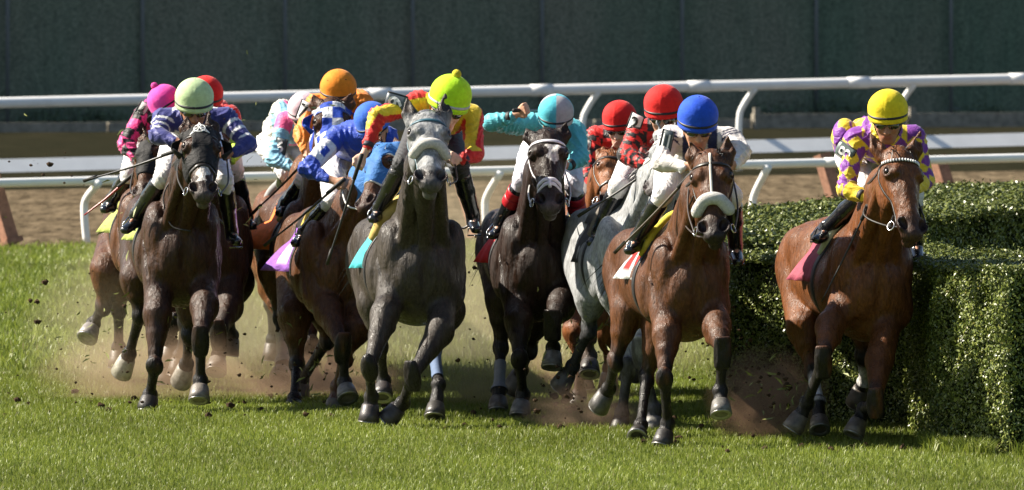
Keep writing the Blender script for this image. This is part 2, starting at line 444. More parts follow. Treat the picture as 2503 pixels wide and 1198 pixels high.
    # ears
    for e in h.get('ears', []):
        sx = e[0]; tip = P(e[1], e[2], D0+h['poll'][2]+e[3]); b0 = H(.01, sx*.14, -.05); tip = tip+(tip-b0)*.12; d = nrm(tip-b0); le = np.linalg.norm(tip-b0)
        sd = nrm(s-d*np.dot(s, d))
        S.cone(b0+d*.0*le, b0+d*.42*le, .066*L, .088*L, sd, .8, .6, .015, hc)
        S.cone(b0+d*.42*le, b0+d*1.0*le, .088*L, .014*L, sd, .6, .8, .015, hc)
        fo = nrm(f+s*sx*.25); S.ell(b0+d*.50*le+fo*.058*L, (.040*L, .27*le, .036*L), (sd, d, fo), .008, sub=True)
    # legs
    G['hoof'] = []; G['bands'] = []; chains = []
    tone = lambda t: tuple(base[i]*(1-t)+leg[i]*t for i in range(3))
    for q in h['legs']:
        K, Ft, Hf = Q(q['k']), Q(q['f']), Q(q['h'])
        sx = q['s']; kcol = q.get('kc', leg)
        if q['t'] == 'f':
            E = (Q(q['e']) if 'e' in q else B(sx*56*wd, 60, -85))-np.array((0, 0, 30*u))
            S.cone(B(sx*56*wd, 50, -50), E, 36*u, 34*u, lat, 1.2, 1.2, .05)
            M = E+(K-E)*.38; M2 = M+(K-M)*.55
            S.cone(E, M, 34*u, 25.5*u, lat, 1.3, 1.2, .035, base)
            S.cone(M, M2, 25.5*u, 18*u, lat, 1.2, 1.1, .014, base); S.cone(M2, K, 18*u, 15*u, lat, 1.05, 1.0, .014, base)
            out = np.array((sx*1., 0, 0)); S.cone(E+out*15*u-up*4*u, M+out*8*u+(K-M)*.35, 17*u, 8*u, lat, 1, 1, .012, base)
            S.cone(E-out*14*u-up*30*u-np.array((0, 16*u, 0)), M-out*4*u-np.array((0, 16*u, 0))+(K-M)*.25, 15*u, 8*u, lat, 1, 1, .018, base)
            S.ell(K-np.array((0, 4*u, 0)), (22.5*u, 22*u, 22*u), (lat, back, nrm(E-K)), .010, base)
            S.ell(K+(Ft-K)*.10-np.array((0, 3*u, 0)), (18.5*u, 19*u, 12*u), (lat, back, nrm(E-K)), .008, base)
        else:
            E = Q(q['e']) if 'e' in q else B(sx*62*wd, 540, -75)
            S.cone(B(sx*46*wd, 590, 15), E, 54*u, 42*u, lat, 1.5, 1.25, .05)
            M = E+(K-E)*.4
            S.cone(E, M, 40*u, 31*u, lat, 1.35, 1.35, .04, base)
            M2 = M+(K-M)*.6; S.cone(M, M2, 29*u, 18*u, lat, 1.35, 1.35, .016, base); S.cone(M2, K, 18*u, 14*u, lat, 1.35, 1.35, .014, base)
            hb = nrm(K-E)*0+np.array((0, 1., 0))
            S.cone(K+hb*24*u+nrm(E-K)*14*u, K+hb*5*u, 9*u, 12*u, lat, 1, 1, .014, base)
            S.ell(K, (21*u, 27*u, 27*u), (lat, back, nrm(E-K)), .014, base)
        lc = q.get('c', leg)
        S.cone(K+(Ft-K)*.12, K+(Ft-K)*.5, 15*u, 11.5*u, lat, 1.2, 1.35, .010, base)
        S.cone(K+(Ft-K)*.5, Ft, 11.5*u, 13*u, lat, 1.35, 1.1, .010, base)
        chains.append((E, K, Ft, Hf, lc, q.get('pc', lc), kcol))
        # tendon
        S.cone(K+(Ft-K)*.2+np.array((0, 18*u, 0)), Ft+np.array((0, 15*u, 0)), 7*u, 9*u, lat, 1, 1, .008, base)
        S.ell(Ft, (19.5*u, 23*u, 20*u), (lat, back, up), .012, base)
        hv = Hf-Ft; hl = np.linalg.norm(hv); a = nrm(hv)
        ax = nrm(a+np.array(q.get('ax', (0, 0, 0)), float))
        cor = Hf-ax*16*u
        S.cone(Ft, cor, 13*u, 19*u, lat, 1.1, 1.1, .012, base)
        G['hoof'].append((cor, ax, q.get('hc', (0.16, 0.13, 0.10)), q.get('hl', 1.0)))
        if 'band' in q: G['bands'].append((K, Ft, q['band'], q.get('bandr', (.3, 1.05))))
    vox = h.get('vox', 0.0095)
    G['mesh'] = V, Fc = S.mesh(vox)
    col = S.colors(V, base)
    for (M, K, Ft, Hf, lc, pc, kc) in chains:
        bd = np.full(len(V), 9.); tt = np.zeros(len(V))
        for o, (a, b) in enumerate(((M, K), (K, Ft), (Ft, Hf))):
            ab = b-a; t = np.clip((V-a)@ab/(ab@ab), 0, 1); d = np.linalg.norm(V-(a+t[:, None]*ab), axis=1); m = d < bd; bd[m] = d[m]; tt[m] = (o+t)[m]
        t2 = tt+.16*np.sin(V[:, 0]*37+V[:, 1]*29+K[0]*9)+.07*np.sin(V[:, 0]*91+V[:, 2]*23); near = np.clip((.14-bd)/.03, 0, 1)
        w1 = np.clip((t2-.50)/.50, 0, 1)**1.2*near; w2 = np.clip((tt-1.15)/.25, 0, 1)*near; w3 = np.clip((tt-1.97)/.12, 0, 1)*near
        for wv, cc in ((w1, kc), (w2, lc), (w3, pc)): col = col*(1-wv[:, None])+np.array(cc)*wv[:, None]
    # head frame colouring: blaze, star, dapples
    R = V-poll; a = R@hd/L; b = R@s/HW; c = R@f/HW
    if 'face' in h: col = h['face'](a, b, c, col)
    # inside of nostril dark
    for sx in (-1, 1):
        dn = np.linalg.norm((V-H(.865, sx*.108, .08))/np.array([1, 1, 1]), axis=1); m = np.clip(1.6-(dn/(.055*HW)), 0, 1)[:, None]
        col = col*(1-m*.85)+np.array((.02, .008, .007))*m*.85
        dn = np.linalg.norm(V-H(.245, sx*.17, .06), axis=1); m = np.clip(1.3-(dn/(.08*HW)), 0, 1)[:, None]
        col = col*(1-m*.7)+np.array((.012, .009, .008))*m*.7
    if 'colfn' in h: col = h['colfn'](V, col, G)
    G['cols'] = col
    # belly hair is duller, ridge of the back darker on bays
    if 'hood' in h:
        hs = Sdf(); hs.p = [q for q in S.p]
        u0, u1 = h['hood']['range']
        def clip(X):
            r = [X[i]-poll[i] for i in range(3)]
            aa = (r[0]*hd[0]+r[1]*hd[1]+r[2]*hd[2])/L; bb_ = (r[0]*s[0]+r[1]*s[1]+r[2]*s[2])/HW; cc = (r[0]*f[0]+r[1]*f[1]+r[2]*f[2])/HW
            lim = np.maximum(aa-(u1+np.maximum(0, -cc-.02)*h['hood'].get('rake', .3)), u0-aa)
            lim = np.maximum(lim, -cc-h['hood'].get('depth', .45))
            lim = lim*L
            er = h['hood'].get('eye', .105)
            for sx in (-1, 1):
                e = np.sqrt(((aa-.245)/1.2)**2+(bb_-sx*.185)**2+((cc-.06)/1.1)**2)
                lim = np.maximum(lim, (er-e)*HW)
            return lim
        # only the head part of the body is wrapped
        hs2 = Sdf(); hs2.p = [q for q in S.p if (np.linalg.norm((q['c'] if 'c' in q else (q['a']+q['b'])/2)-H(.3, 0, 0)) < .75*L)]
        hs2.p = [q for q in hs2.p if not (q['sub'])]
        G['hood'] = hs2.mesh(.0095, clip=clip, off=.011)
    return G

def ring_around(S, O, axis, e1, width, thick, **k):
    e1 = nrm(e1-axis*np.dot(e1, axis)); e2 = np.cross(axis, e1)
    return band(S, O, e1, e2, axis, width, thick, **k)
LEATHER = simple('dark_leather', (.018, .013, .010), .38, .6, bmp=.2)
STEEL = simple('polished_steel', (.55, .55, .56), .22, metal=1.0, var=.05)
def horse_build(G):
    h = G['h']; u = G['u']; S = G['S']; H = G['H']; B = G['B']; L = G['L']; s, f, hd = G['s'], G['f'], G['hd']; lat, back, up = G['lat'], G['back'], G['up']
    base_pt = (float(G['C'][0]), float(G['C'][1]), 0)
    root = thing('racehorse', base_pt, h['label'], 'horse', 'racehorses galloping towards the camera')
    V, Fc = G['mesh']
    link_mesh('body', V, Fc, coat_mat('coat_'+h.get('mat', 'brown'), h.get('rough', .42)), root, G['cols'])
    # hooves
    for (c, ax, hc, hl) in G['hoof']:
        hc = tuple(v*.62 for v in hc)
        m = MB(); fr = np.array((0, -1., 0)); fr = nrm(fr-ax*np.dot(fr, ax)+1e-6)
        hh = 40*u*hl; m.lathe(c-ax*3*u, ax, [(-3*u, 17*u), (0, 20*u), (4*u, 21.5*u), (hh*.5, 24*u), (hh, 27*u), (hh+.5*u, 25.5*u)], 26, side=lat, ratio=1.12, lean=fr*.32)
        ho = m.build('hoof', simple('hoof_%d' % int(hc[0]*1000), hc, .45, var=.45, scale=22, bmp=.5, bscale=90), root)
        m2 = MB(); c2 = c-ax*3*u+ax*(hh+.4*u)+fr*.32*hh
        m2.lathe(c2, ax, [(0, 25*u), (0, 26*u), (3*u, 26*u), (3*u, 17*u), (-1*u, 16*u)], 26, side=lat, ratio=1.12)
        m2.build('horseshoe', simple('shoe_metal', (.32, .31, .30), .4, metal=.8), ho)
    # leg bandages
    for (K, Ft, bc, (t0, t1)) in G['bands']:
        ax = nrm(Ft-K); vs, fs = [], []; n = 22; m = MB()
        for i in range(12):
            t = t0+(t1-t0)*i/11; O = K+(Ft-K)*t
            e1 = nrm(lat-ax*np.dot(lat, ax)); e2 = np.cross(ax, e1); dirs = np.array([e1*cos(2*pi*k/n)+e2*sin(2*pi*k/n) for k in range(n)])
            r = surf(S, O+dirs*0, dirs, 40*u); r = np.minimum(r, 34*u); vs += list(O+dirs*(r+.006+.002*(i % 2))[:, None])
        fs = [(i*n+k, i*n+(k+1) % n, (i+1)*n+(k+1) % n, (i+1)*n+k) for i in range(11) for k in range(n)]
        m.add(vs, fs); m.build('leg_bandage', simple('bandage_%d' % int(bc[0]*100+bc[2]*10), bc, .8, var=.12, bmp=.4), root)
    # eyes
    for sx in (-1, 1):
        m = MB(); m.ball(H(.245, sx*.158, .058), .042*L); e = m.build('eye', simple('eye', (.012, .007, .005), .15, spec=.5), root)
        m = MB(); vs, fs = [], []
    # mane, forelock
    rnd = random.Random(int(h['chest'][0]))
    hair = simple('hair_'+h.get('hairname', 'black'), h.get('hair', (.012, .010, .009)), .45, spec=.5, var=.5, scale=80)
    def strand(m, p, d, ln, wdt, gr=.5, curl=.3):
        pts = []; q = np.array(p, float); d = nrm(d); sd = nrm(np.cross(d, np.array((rnd.uniform(-1, 1), rnd.uniform(-1, 1), rnd.uniform(-.3, .3)))))
        vs = []; k = 5
        for i in range(k+1):
            w_ = wdt*(1-(i/k)**1.5)+.0005; vs += [q-sd*w_, q+sd*w_]
            d = nrm(d+np.array((rnd.uniform(-1, 1)*curl, rnd.uniform(-1, 1)*curl, -gr*.3))); q = q+d*ln/k
        m.add(vs, [(2*i, 2*i+1, 2*i+3, 2*i+2) for i in range(k)])
    poll = G['poll']
    if h.get('forelock', 1):
        m = MB(); 
        for i in range(int(70*h.get('forelock', 1))):
            p = H(rnd.uniform(-.05, .03), rnd.uniform(-.10, .10), rnd.uniform(.0, .10))
            dr = nrm(f*rnd.uniform(.1, .8)+up*rnd.uniform(-.2, 1.0)+s*rnd.uniform(-.8, .8)); strand(m, p, dr, rnd.uniform(.06, .13), .004, 1.6, .3)
        m.build('forelock', hair, root)
    m = MB(); w0 = B(0, 170, 150); c0 = poll-f*.12*L
    for i in range(260):
        t = rnd.random(); p = c0+(w0-c0)*t+up*(12+10*sin(pi*t))*u+lat*rnd.uniform(-8, 8)*u
        sx = h.get('maneside', 1); dr = nrm(lat*sx*rnd.uniform(.1, 1.0)+up*rnd.uniform(.1, .7)+back*rnd.uniform(.2, 1)); strand(m, p, dr, rnd.uniform(.08, .19), .006, 1.2, .25)
    m.build('mane', hair, root)
    m = MB(); t0 = B(0, 655, 70); tx = h.get('tail', -1)
    for i in range(200):
        dr = nrm(back*1.2+lat*tx*rnd.uniform(-.1, .55)-up*rnd.uniform(.15, .6)); strand(m, t0+lat*rnd.uniform(-12, 12)*u+up*rnd.uniform(-10, 10)*u, dr, rnd.uniform(.45, .75), .007, .5, .12)
    m.build('tail', hair, root)
    # bridle
    bc = h.get('bridle', (.018, .013, .010)); bm = simple('bridle_%d' % int(sum(bc)*100), bc, .42, var=.15, bmp=.15); br = MB(); T = .011
    if h.get('browband', True):
        vs, fs = ring_around(S, H(.10, 0, -.04), hd*.96-f*.28, s, .020 if not h.get('wideband') else .028, T*.8, a0=-.15, a1=pi+.15) if False else ring_around(S, H(.10, 0, -.04), nrm(hd-f*.25), s, .022, T*.8)
        br.add(vs, fs)
    nbu = h.get('nosepos', .60)
    if h.get('noseband', True):
        vs, fs = ring_around(S, H(nbu, 0, .0), nrm(hd+f*.15), s, h.get('nosew', .022), T*.8); br.add(vs, fs)
    for sx in (-1, 1):   # cheek pieces
        A = [H(.10, sx*.24, -.10), H(.30, sx*.235, -.13), H(nbu-.05, sx*.18, -.06), H(.80, sx*.14, -.05)]
        pts = []
        for p in bez(A, 16):
            t = np.dot(p-poll, hd); O = poll+hd*t-f*.05*L; dv = nrm(p-O); r = surf(S, O, dv[None], .3*L+.02)[0]; pts.append(O+dv*(r+.004))
        br.tube(pts, .0085, 8, flat=(dv, .5))
    if h.get('figure8'):
        vs, fs = ring_around(S, H(nbu+.1, 0, .0), nrm(hd+f*.5), s, .02, T*.9); br.add(vs, fs)
        br.tube([H(nbu, 0, .13), H(nbu+.1, 0, .14)], .012, 8)
    if h.get('centerstrap'):
        pts = []
        for i in range(9):
            O = H(.02+i/8*(nbu-.03), 0, -.0); r = surf(S, O, f[None], .3)[0]; pts.append(O+f*(r+.004))
        cs = MB(); cs.tube(pts, .009, 8, flat=(f, .5)); cs.build('face_strap', simple('cream_strap', (.62, .58, .50), .6), root)
    b_o = br.build('bridle', bm, root)
    if h.get('browband', True) == 'beads':
        m = MB(); axn = nrm(hd-f*.25); e1 = nrm(s-axn*np.dot(s, axn)); e2 = np.cross(axn, e1); O = H(.10, 0, -.04)
        ang = [-.3-2.55*i/19 for i in range(20)]; 
        if np.dot(e2, f) > 0: ang = [-a for a in ang]
        dirs = np.array([e1*cos(t)+e2*sin(t) for t in ang]); r = surf(S, O, dirs, .4)
        for i in range(20):
            m.box(O+dirs[i]*(r[i]+.012), .009, .010, .019, (nrm(np.cross(axn, dirs[i])), dirs[i], axn))
        m.build('white_bead', simple('white_beads', (.8, .8, .8), .35), b_o)
    for sx in (-1, 1):   # bit rings
        m = MB()
        c = H(.83, sx*.17, -.03); n = nrm(s*sx+f*.5); e1 = nrm(np.cross(n, hd)); e2 = np.cross(n, e1)
        ring = [c+(e1*cos(2*pi*k/18)+e2*sin(2*pi*k/18))*.030 for k in range(19)]; m.tube(ring, .0042, 6, cap=False); m.build('bit_ring', STEEL, b_o)
    if h.get('roll'):
        rc, rr, ru = h['roll']; O = H(ru, 0, .0); ax = nrm(hd+f*h.get('rolltilt', .6)); e1 = nrm(s-ax*np.dot(s, ax)); e2 = np.cross(ax, e1); n = 40
        if np.dot(e2, f) < 0: e2 = -e2
        ang = [.12+(pi-.24)*k/n for k in range(n+1)]; dirs = np.array([e1*cos(t)+e2*sin(t) for t in ang]); r = surf(S, O, dirs, .3)
        pts = O+dirs*(r+rr*.75)[:, None]; rad = [rr*min(1, .7+1.2*sin(pi*k/n)) for k in range(n+1)]
        m = MB(); m.tube(list(pts), rad, 18)
        m.build('shadow_roll', simple('fleece', rc, .95, spec=.1, var=.18, scale=60, bmp=1.0, bscale=160, bdist=.02), root)
    if 'hood' in G:
        V2, F2 = G['hood']; hc = h['hood']; cc = hc['fn'](((V2-poll)@hd)/L, ((V2-poll)@s)/L, ((V2-poll)@f)/L) if 'fn' in hc else np.tile(hc['col'], (len(V2), 1))
        ho = link_mesh('blinker_hood', V2, F2, vcol_mat('hood_cloth', .7, .25, .5), root, cc)
        if hc.get('cups'):
            for sx in (-1, 1):
                m = MB(); c = H(.25, sx*.20, .03); n = 16; vs = []
                ax = nrm(s*sx*1.0+f*.35)
                e1 = nrm(hd-ax*np.dot(hd, ax)); e2 = np.cross(ax, e1)
                if np.dot(e2, f) > 0: e2 = -e2
                # half cup behind the eye, open to the front
                for j in range(5):
                    for k in range(n+1):
                        t = -pi/2*1.15+k/n*pi*1.15; rr = (.125-.02*j)*L; lift = .028*j*L
                        vs.append(c+(e1*sin(t)+e2*cos(t))*rr*(1 if j < 5 else .5)+ax*lift)
                fs = [(j*(n+1)+k, j*(n+1)+k+1, (j+1)*(n+1)+k+1, (j+1)*(n+1)+k) for j in range(4) for k in range(n)]
                m.add(vs, fs); cup = m.build('blinker_cup', vcol_mat('hood_cloth', .7, .25, .5), ho, cols=False)
                ca = cup.data.color_attributes.new('Col', 'FLOAT_COLOR', 'POINT')
                for dta in ca.data: dta.color = (*hc['cups'], 1)
                so = cup.modifiers.new('solid', 'SOLIDIFY'); so.thickness = .006
        if hc.get('emblem'):
            m = MB(); cc_ = H(.10, -.02, 0); sc_ = .125*L
            pts2 = []
            for a0 in (90, 210, 330):
                # one lobe of the three-cornered knot
                a1 = radians(a0); tip = (cos(a1)*1.0, sin(a1)*1.0)
                for sg in (-1, 1):
                    a2 = radians(a0+sg*150); p2 = (cos(a2)*.42, sin(a2)*.42); mid = ((tip[0]+p2[0])/2-sin(a1)*.22*-sg, (tip[1]+p2[1])/2+cos(a1)*.22*-sg)
                    pts2.append(bez([(tip[0], tip[1], 0), (mid[0], mid[1], 0), (p2[0], p2[1], 0)], 8))
            pts2.append([np.array((cos(t)*.5, sin(t)*.5, 0)) for t in np.linspace(0, 2*pi, 20)])
            hs = Sdf(); hs.p = S.p
            for ln in pts2:
                line = []
                for p in ln:
                    O = cc_+s*p[0]*sc_-hd*p[1]*sc_; dv = nrm(f-hd*.25); r = surf(S, O, dv[None], .3)[0]; line.append(O+dv*(r+.013))
                m.tube(line, .0040, 6)
            m.build('emblem', simple('white_stitch', (.85, .85, .83), .6), ho)
    # reins
    if 'hands' in h:
        m = MB()
        for sx, hp in zip((-1, 1), h['hands']):
            a = H(.84, sx*.18, -.05); b_ = P(hp[0], hp[1], h['D']+hp[2]); mid = (a+b_)/2-up*.05+s*sx*.035
            m.tube(bez([a, mid, b_], 14), .0065, 6, flat=((0, 1, 0), .45))
        if h.get('loop'):
            lp = [P(x, y, h['D']+d) for (x, y, d) in h['loop']]; m.tube(bez(lp, 20), .0065, 6)
        m.build('reins', simple('rein_%d' % int(h.get('rein', (.02,)*3)[0]*100), h.get('rein', (.02, .017, .015)), .5, bmp=.2), root)
    # saddle, cloth, girth
    gy = 205
    vs, fs = band(S, B(0, gy-12, 10), lat, up, back, .085, .010, 60); m = MB(); m.add(vs, fs); m.build('girth', simple('girth', (.014, .014, .016), .5, bmp=.2), root)
    def drape(name, y0, y1, a_out, mat, lift, extra=0.0, cornercol=None, zl=None, flare=.0, cols=None):
        ny, na = 16, 34; vs = []; cl = []
        O0 = lambda y: B(0, y, 30)
        for j in range(na+1):
            a = -a_out+2*a_out*j/na
            for i in range(ny+1):
                y = y0+(y1-y0)*i/ny; d = lat*sin(a)+up*cos(a); vs.append((O0(y), d, a, i/ny))
        O = np.array([v[0] for v in vs]); Dr = np.array([v[1] for v in vs]); r = surf(S, O, Dr, 160*u)
        V_ = O+Dr*(r+lift)[:, None]
        for q, v in enumerate(vs):
            aa_ = abs(v[2])
            if aa_ > 1.3 and extra > 0:
                j0 = int(round((1.3*np.sign(v[2])+a_out)/(2*a_out)*na)); p0 = V_[j0*(ny+1)+q % (ny+1)]; e_ = (aa_-1.3)/(a_out-1.3)
                V_[q] = p0-up*(aa_-1.3)*135*u+lat*np.sign(v[2])*(extra*e_**.8*(.15+.85*v[3])+.010*sin(v[3]*15+v[2])*e_)+back*.03*e_*e_
        if cols: cl = np.array([cols(v[2]/a_out, v[3]) for v in vs])
        fs = [(j*(ny+1)+i, j*(ny+1)+i+1, (j+1)*(ny+1)+i+1, (j+1)*(ny+1)+i) for j in range(na) for i in range(ny)]
        o = link_mesh(name, V_, fs, mat, root, cl if cols else None); so = o.modifiers.new('solid', 'SOLIDIFY'); so.thickness = .006; so.offset = 1
        return o
    cy0, cy1 = h.get('clothrange', (185, 318)); ca = h.get('cloth_a', 1.75)
    cm = simple('cloth_%s' % '_'.join(str(int(c*100)) for c in h['cloth']), h['cloth'], .75, var=.15, bmp=.4, bscale=25, bdist=.02)
    if 'clothfn' in h: drape('saddle_cloth', cy0, cy1, ca, vcol_mat('cloth_painted', .75, .2, .5), .010, h.get('flare', .04), cols=h['clothfn'])
    else: drape('saddle_cloth', cy0, cy1, ca, cm, .010, h.get('flare', .04))
    sd = drape('saddle', 195, 330, .95, LEATHER, .030, .0)
    # foam roll in front of the saddle
    m = MB(); n = 30; aa = [-1.25+2.5*k/n for k in range(n+1)]; O = B(0, gy-28, 30); Dr = np.array([lat*sin(a)+up*cos(a) for a in aa]); Oy = np.array([B(0, gy-40+abs(a)*30, 30) for a in aa]); r = surf(S, Oy, Dr, 160*u)
    m.tube(list(Oy+Dr*(r+.016)[:, None]), [h.get('padr', 9)*1.35*u*(1-.5*abs(a/1.25)**4) for a in aa], 10)
    m.build('saddle_pad', simple('pad_%d' % int(h.get('pad', (.7, .6, .3))[2]*100), h.get('pad', (.72, .62, .28)), .85, var=.15, bmp=.3), root)
    # stirrup leathers and irons
    for ft in h.get('feet', []):
        m = MB(); p = P(ft[0], ft[1], h['D']+ft[2]); sx = np.sign(np.dot(p-B(0, 250, 0), lat)); t = B(sx*85, 255, 95)
        m.tube([t, (t*.4+p*.6)+lat*sx*.02, p+up*.05], .010, 6, flat=((1, 0, 0), .4)); so = m.build('stirrup_leather', LEATHER, root)
        m = MB(); m.tube([p+up*.055+lat*0, p+lat*.045+up*.0, p+lat*.05-up*.045, p-lat*.05-up*.045, p-lat*.045, p+up*.055], .006, 8); m.build('stirrup_iron', STEEL, so)
    return root
# ---------------------------------------------------------------- jockeys
def text_mesh(txt, size):
    cu = bpy.data.curves.new('txt', 'FONT'); cu.body = txt; cu.size = size; cu.align_x = 'CENTER'; cu.align_y = 'CENTER'; cu.offset = size*.018; cu.resolution_u = 3
    o = bpy.data.objects.new('txt', cu); COL.objects.link(o); dg = bpy.context.evaluated_depsgraph_get()
    me = o.evaluated_get(dg).to_mesh(); V = [tuple(v.co) for v in me.vertices]; Fs = [tuple(p.vertices) for p in me.polygons]
    o.evaluated_get(dg).to_mesh_clear(); bpy.data.objects.remove(o); bpy.data.curves.remove(cu); return np.array(V), Fs
def decal_text(txt, size, c, xd, yd, mat, parent, bendr=None, name='number', rot=0, fit=None):
    V, Fs = text_mesh(txt, size); n = nrm(np.cross(xd, yd)); c = np.array(c, float)
    # subdivide isn't needed: letters are small
    V[:, 0] -= (V[:, 0].min()+V[:, 0].max())/2; V[:, 1] -= (V[:, 1].min()+V[:, 1].max())/2
    if fit: V[:, 0] *= fit[0]/(V[:, 0].max()-V[:, 0].min()+1e-6); V[:, 1] *= fit[1]/(V[:, 1].max()-V[:, 1].min()+1e-6)
    out = []
    for v in V:
        x, y = v[0], v[1]; x, y = x*cos(rot)-y*sin(rot), x*sin(rot)+y*cos(rot)
        if bendr: out.append(c+np.array(xd)*bendr*sin(x/bendr)-n*bendr*(1-cos(x/bendr))+np.array(yd)*y)
        else: out.append(c+np.array(xd)*x+np.array(yd)*y)
    return link_mesh(name, out, Fs, mat, parent, smooth=False)
def jockey_model(j):
    D0 = j['D']; u = D0/F; G = dict(j=j, u=u)
    def Q(p, dd): return P(p[0], p[1], D0+(p[2] if len(p) > 2 else dd))
    hx, hy, R = j['helm'][:3]; hdd = j['helm'][3] if len(j['helm']) > 3 else .0; hc = P(hx, hy, D0+hdd); r = R*u
    yw, pt, rl = radians(j.get('yaw', 0)), radians(j.get('pit', 12)), radians(j.get('roll', 0))
    f = np.array((sin(yw)*cos(pt), -cos(yw)*cos(pt), -sin(pt))); s0 = nrm(np.cross(f, (0, 0, 1)))*-1  # image right when looking at us
    upv = nrm(np.cross(f, s0)); 
    if upv[2] < 0: upv = -upv
    s = s0*cos(rl)+upv*sin(rl); upv = nrm(upv-s*np.dot(upv, s)); upv = nrm(np.cross(s, f)) if np.dot(np.cross(s, f), upv) > 0 else nrm(np.cross(f, s))
    G.update(f=f, s=s, up=upv, r=r, hc=hc)
    def Hd(a, b, c): return hc+s*a*r+upv*b*r+f*c*r
    G['Hd'] = Hd
    skin = tuple(c*1.3 for c in j.get('skin', (.36, .19, .115))); J = {}
    shL, shR = Q(j['sh'][0], .22), Q(j['sh'][1], .22)
    elL, elR = Q(j['el'][0], .08), Q(j['el'][1], .08)
    wrL, wrR = Q(j['wr'][0], -.05), Q(j['wr'][1], -.05)
    haL, haR = Q(j['ha'][0], -.08), Q(j['ha'][1], -.08)
    pel = Q(j['pel'], .80); knL, knR = Q(j['kn'][0], .38), Q(j['kn'][1], .38)
    anL, anR = Q(j['an'][0], .62), Q(j['an'][1], .62); toL, toR = Q(j['to'][0], .48), Q(j['to'][1], .48)
    chest = (shL+shR)/2; chest_l = chest+np.array((0, .10, -.05)); acr = nrm(shR-shL); 
    dn = np.array((0, 0, -.13)); hipL, hipR = pel-acr*.11+dn, pel+acr*.11+dn
    # face, neck
    Bd = Sdf()
    Bd.ell(Hd(0, -.05, -.05), (.80*r, .92*r, .78*r), (s, f, upv), .02, skin)
    Bd.ell(Hd(0, -.95, .18), (.64*r, .58*r, .80*r), (s, f, upv), .03, skin)
    Bd.cone(Hd(-.16, -1.62, .42), Hd(.16, -1.62, .42), .27*r, .27*r, upv, 1, 1, .03, skin)
    Bd.cone(Hd(0, -.75, .72), Hd(0, -1.15, .93), .10*r, .14*r, s, 1, .9, .015, skin)
    for q in (-1, 1):
        Bd.ell(Hd(q*.36, -.98, .55), (.22*r, .16*r, .20*r), (s, f, upv), .02, skin)
        Bd.ell(Hd(q*.13, -1.17, .80), (.09*r, .09*r, .07*r), (s, f, upv), .008, skin)
        Bd.ell(Hd(q*.28, -.78, .75), (.17*r, .07*r, .09*r), (s, f, upv), .008, sub=True)
        Bd.ell(Hd(q*.70, -.92, .02), (.08*r, .17*r, .24*r), (s, f, upv), .008, skin)
    lip = tuple(np.array(skin)*np.array((.85, .55, .55)))
    Bd.cone(Hd(-.17, -1.39, .70), Hd(.17, -1.39, .70), .055*r, .055*r, upv, 1, 1, .01, lip)
    Bd.cone(Hd(-.14, -1.48, .70), Hd(.14, -1.48, .70), .06*r, .06*r, upv, 1, 1, .008, lip)
    Bd.cone(Hd(-.17, -1.435, .80), Hd(.17, -1.435, .80), .02*r, .02*r, upv, 1, 1, .006, sub=True)
    Bd.cone(Hd(0, -.9, -.25), chest+np.array((0, .05, .01)), .058, .068, s, 1, 1, .03, skin)
    # limbs
    Bd.cone(chest_l, pel, .13, .11, acr, .75, .8, .04, skin)
    arms = []
    for (sh, el, wr, ha, q) in ((shL, elL, wrL, haL, 0), (shR, elR, wrR, haR, 1)):
        Bd.cone(chest, sh, .08, .062, None, 1, 1, .04, skin); Bd.cone(sh, el, .055, .042, None, 1, 1, .03, skin)
        Bd.cone(el, wr, .043, .029, None, 1, 1, .02, skin)
        # hand: palm, four bent fingers, thumb
        d = nrm(ha-wr); ac = nrm(np.cross(d, (0, -1., 0.15))) if 'hac' not in j else nrm(np.array(j['hac'][q], float)-d*np.dot(j['hac'][q], d)); 
        nn = nrm(np.cross(ac, d)); 
        if nn[1] > 0: nn = -nn                      # knuckles towards the viewer
        Bd.cone(wr, ha, .028, .030, ac, .8, .7, .015, skin); Bd.ell(ha+d*.008, (.043, .036, .024), (ac, d, nn), .012, skin)
        for k in range(4):
            o = (k-1.5)*.0225; ln = (1.0, 1.1, 1.05, .85)[k]; a0 = ha+ac*o+d*.022+nn*.012
            a1 = a0+d*.026*ln+nn*.016; a2 = a1+d*.010-nn*.030*ln; a3 = a2-d*.024*ln-nn*.006
            Bd.cone(a0, a1, .0125, .0115, None, 1, 1, .006, skin); Bd.cone(a1, a2, .0112, .0102, None, 1, 1, .005, skin); Bd.cone(a2, a3, .0102, .009, None, 1, 1, .004, skin)
        sg = -1 if q == 1 else 1
        t0 = ha-d*.018+ac*sg*.034; t1 = t0+d*.034+ac*sg*.014+nn*.012; t2 = t1+d*.026-ac*sg*.018+nn*.008
        Bd.cone(t0, t1, .0145, .0125, None, 1, 1, .010, skin); Bd.cone(t1, t2, .0125, .010, None, 1, 1, .005, skin)
        arms.append((sh, el, wr))
    for (hp, kn, an, to) in ((hipL, knL, anL, toL), (hipR, knR, anR, toR)):
        Bd.cone(hp, kn, .075, .045, None, 1, 1, .02, skin); Bd.cone(kn, an, .042, .022, None, 1, 1, .01, skin); Bd.cone(an, an+(to-an)*.6, .020, .014, None, 1, .8, .01, skin)
    G['body'] = Bd.mesh(j.get('vox', .0085)); G['bodycol'] = Bd.colors(G['body'][0], skin, .006)
    # jacket
    Jk = Sdf(); up0 = np.array((0, 0, 1.))
    Jk.cone(chest_l+np.array((0, -.03, 0)), pel+nrm(pel-chest)*.05, .165, .150, acr, .80, .90, .05)
    Jk.ell((chest*.5+pel*.5)+np.array((0, 0, .05)), (.14, .25, .10), (acr, nrm(pel-chest), up0), .05)
    Jk.ell(chest+np.array((0, .02, -.03)), (np.linalg.norm(shR-shL)/2*.95, .10, .10), (acr, (0, 1, 0), up0), .04)
    Jk.cone(Hd(0, -1.0, -.45), chest, .068, .10, s, 1, 1, .03)
    rn = random.Random(int(hx))
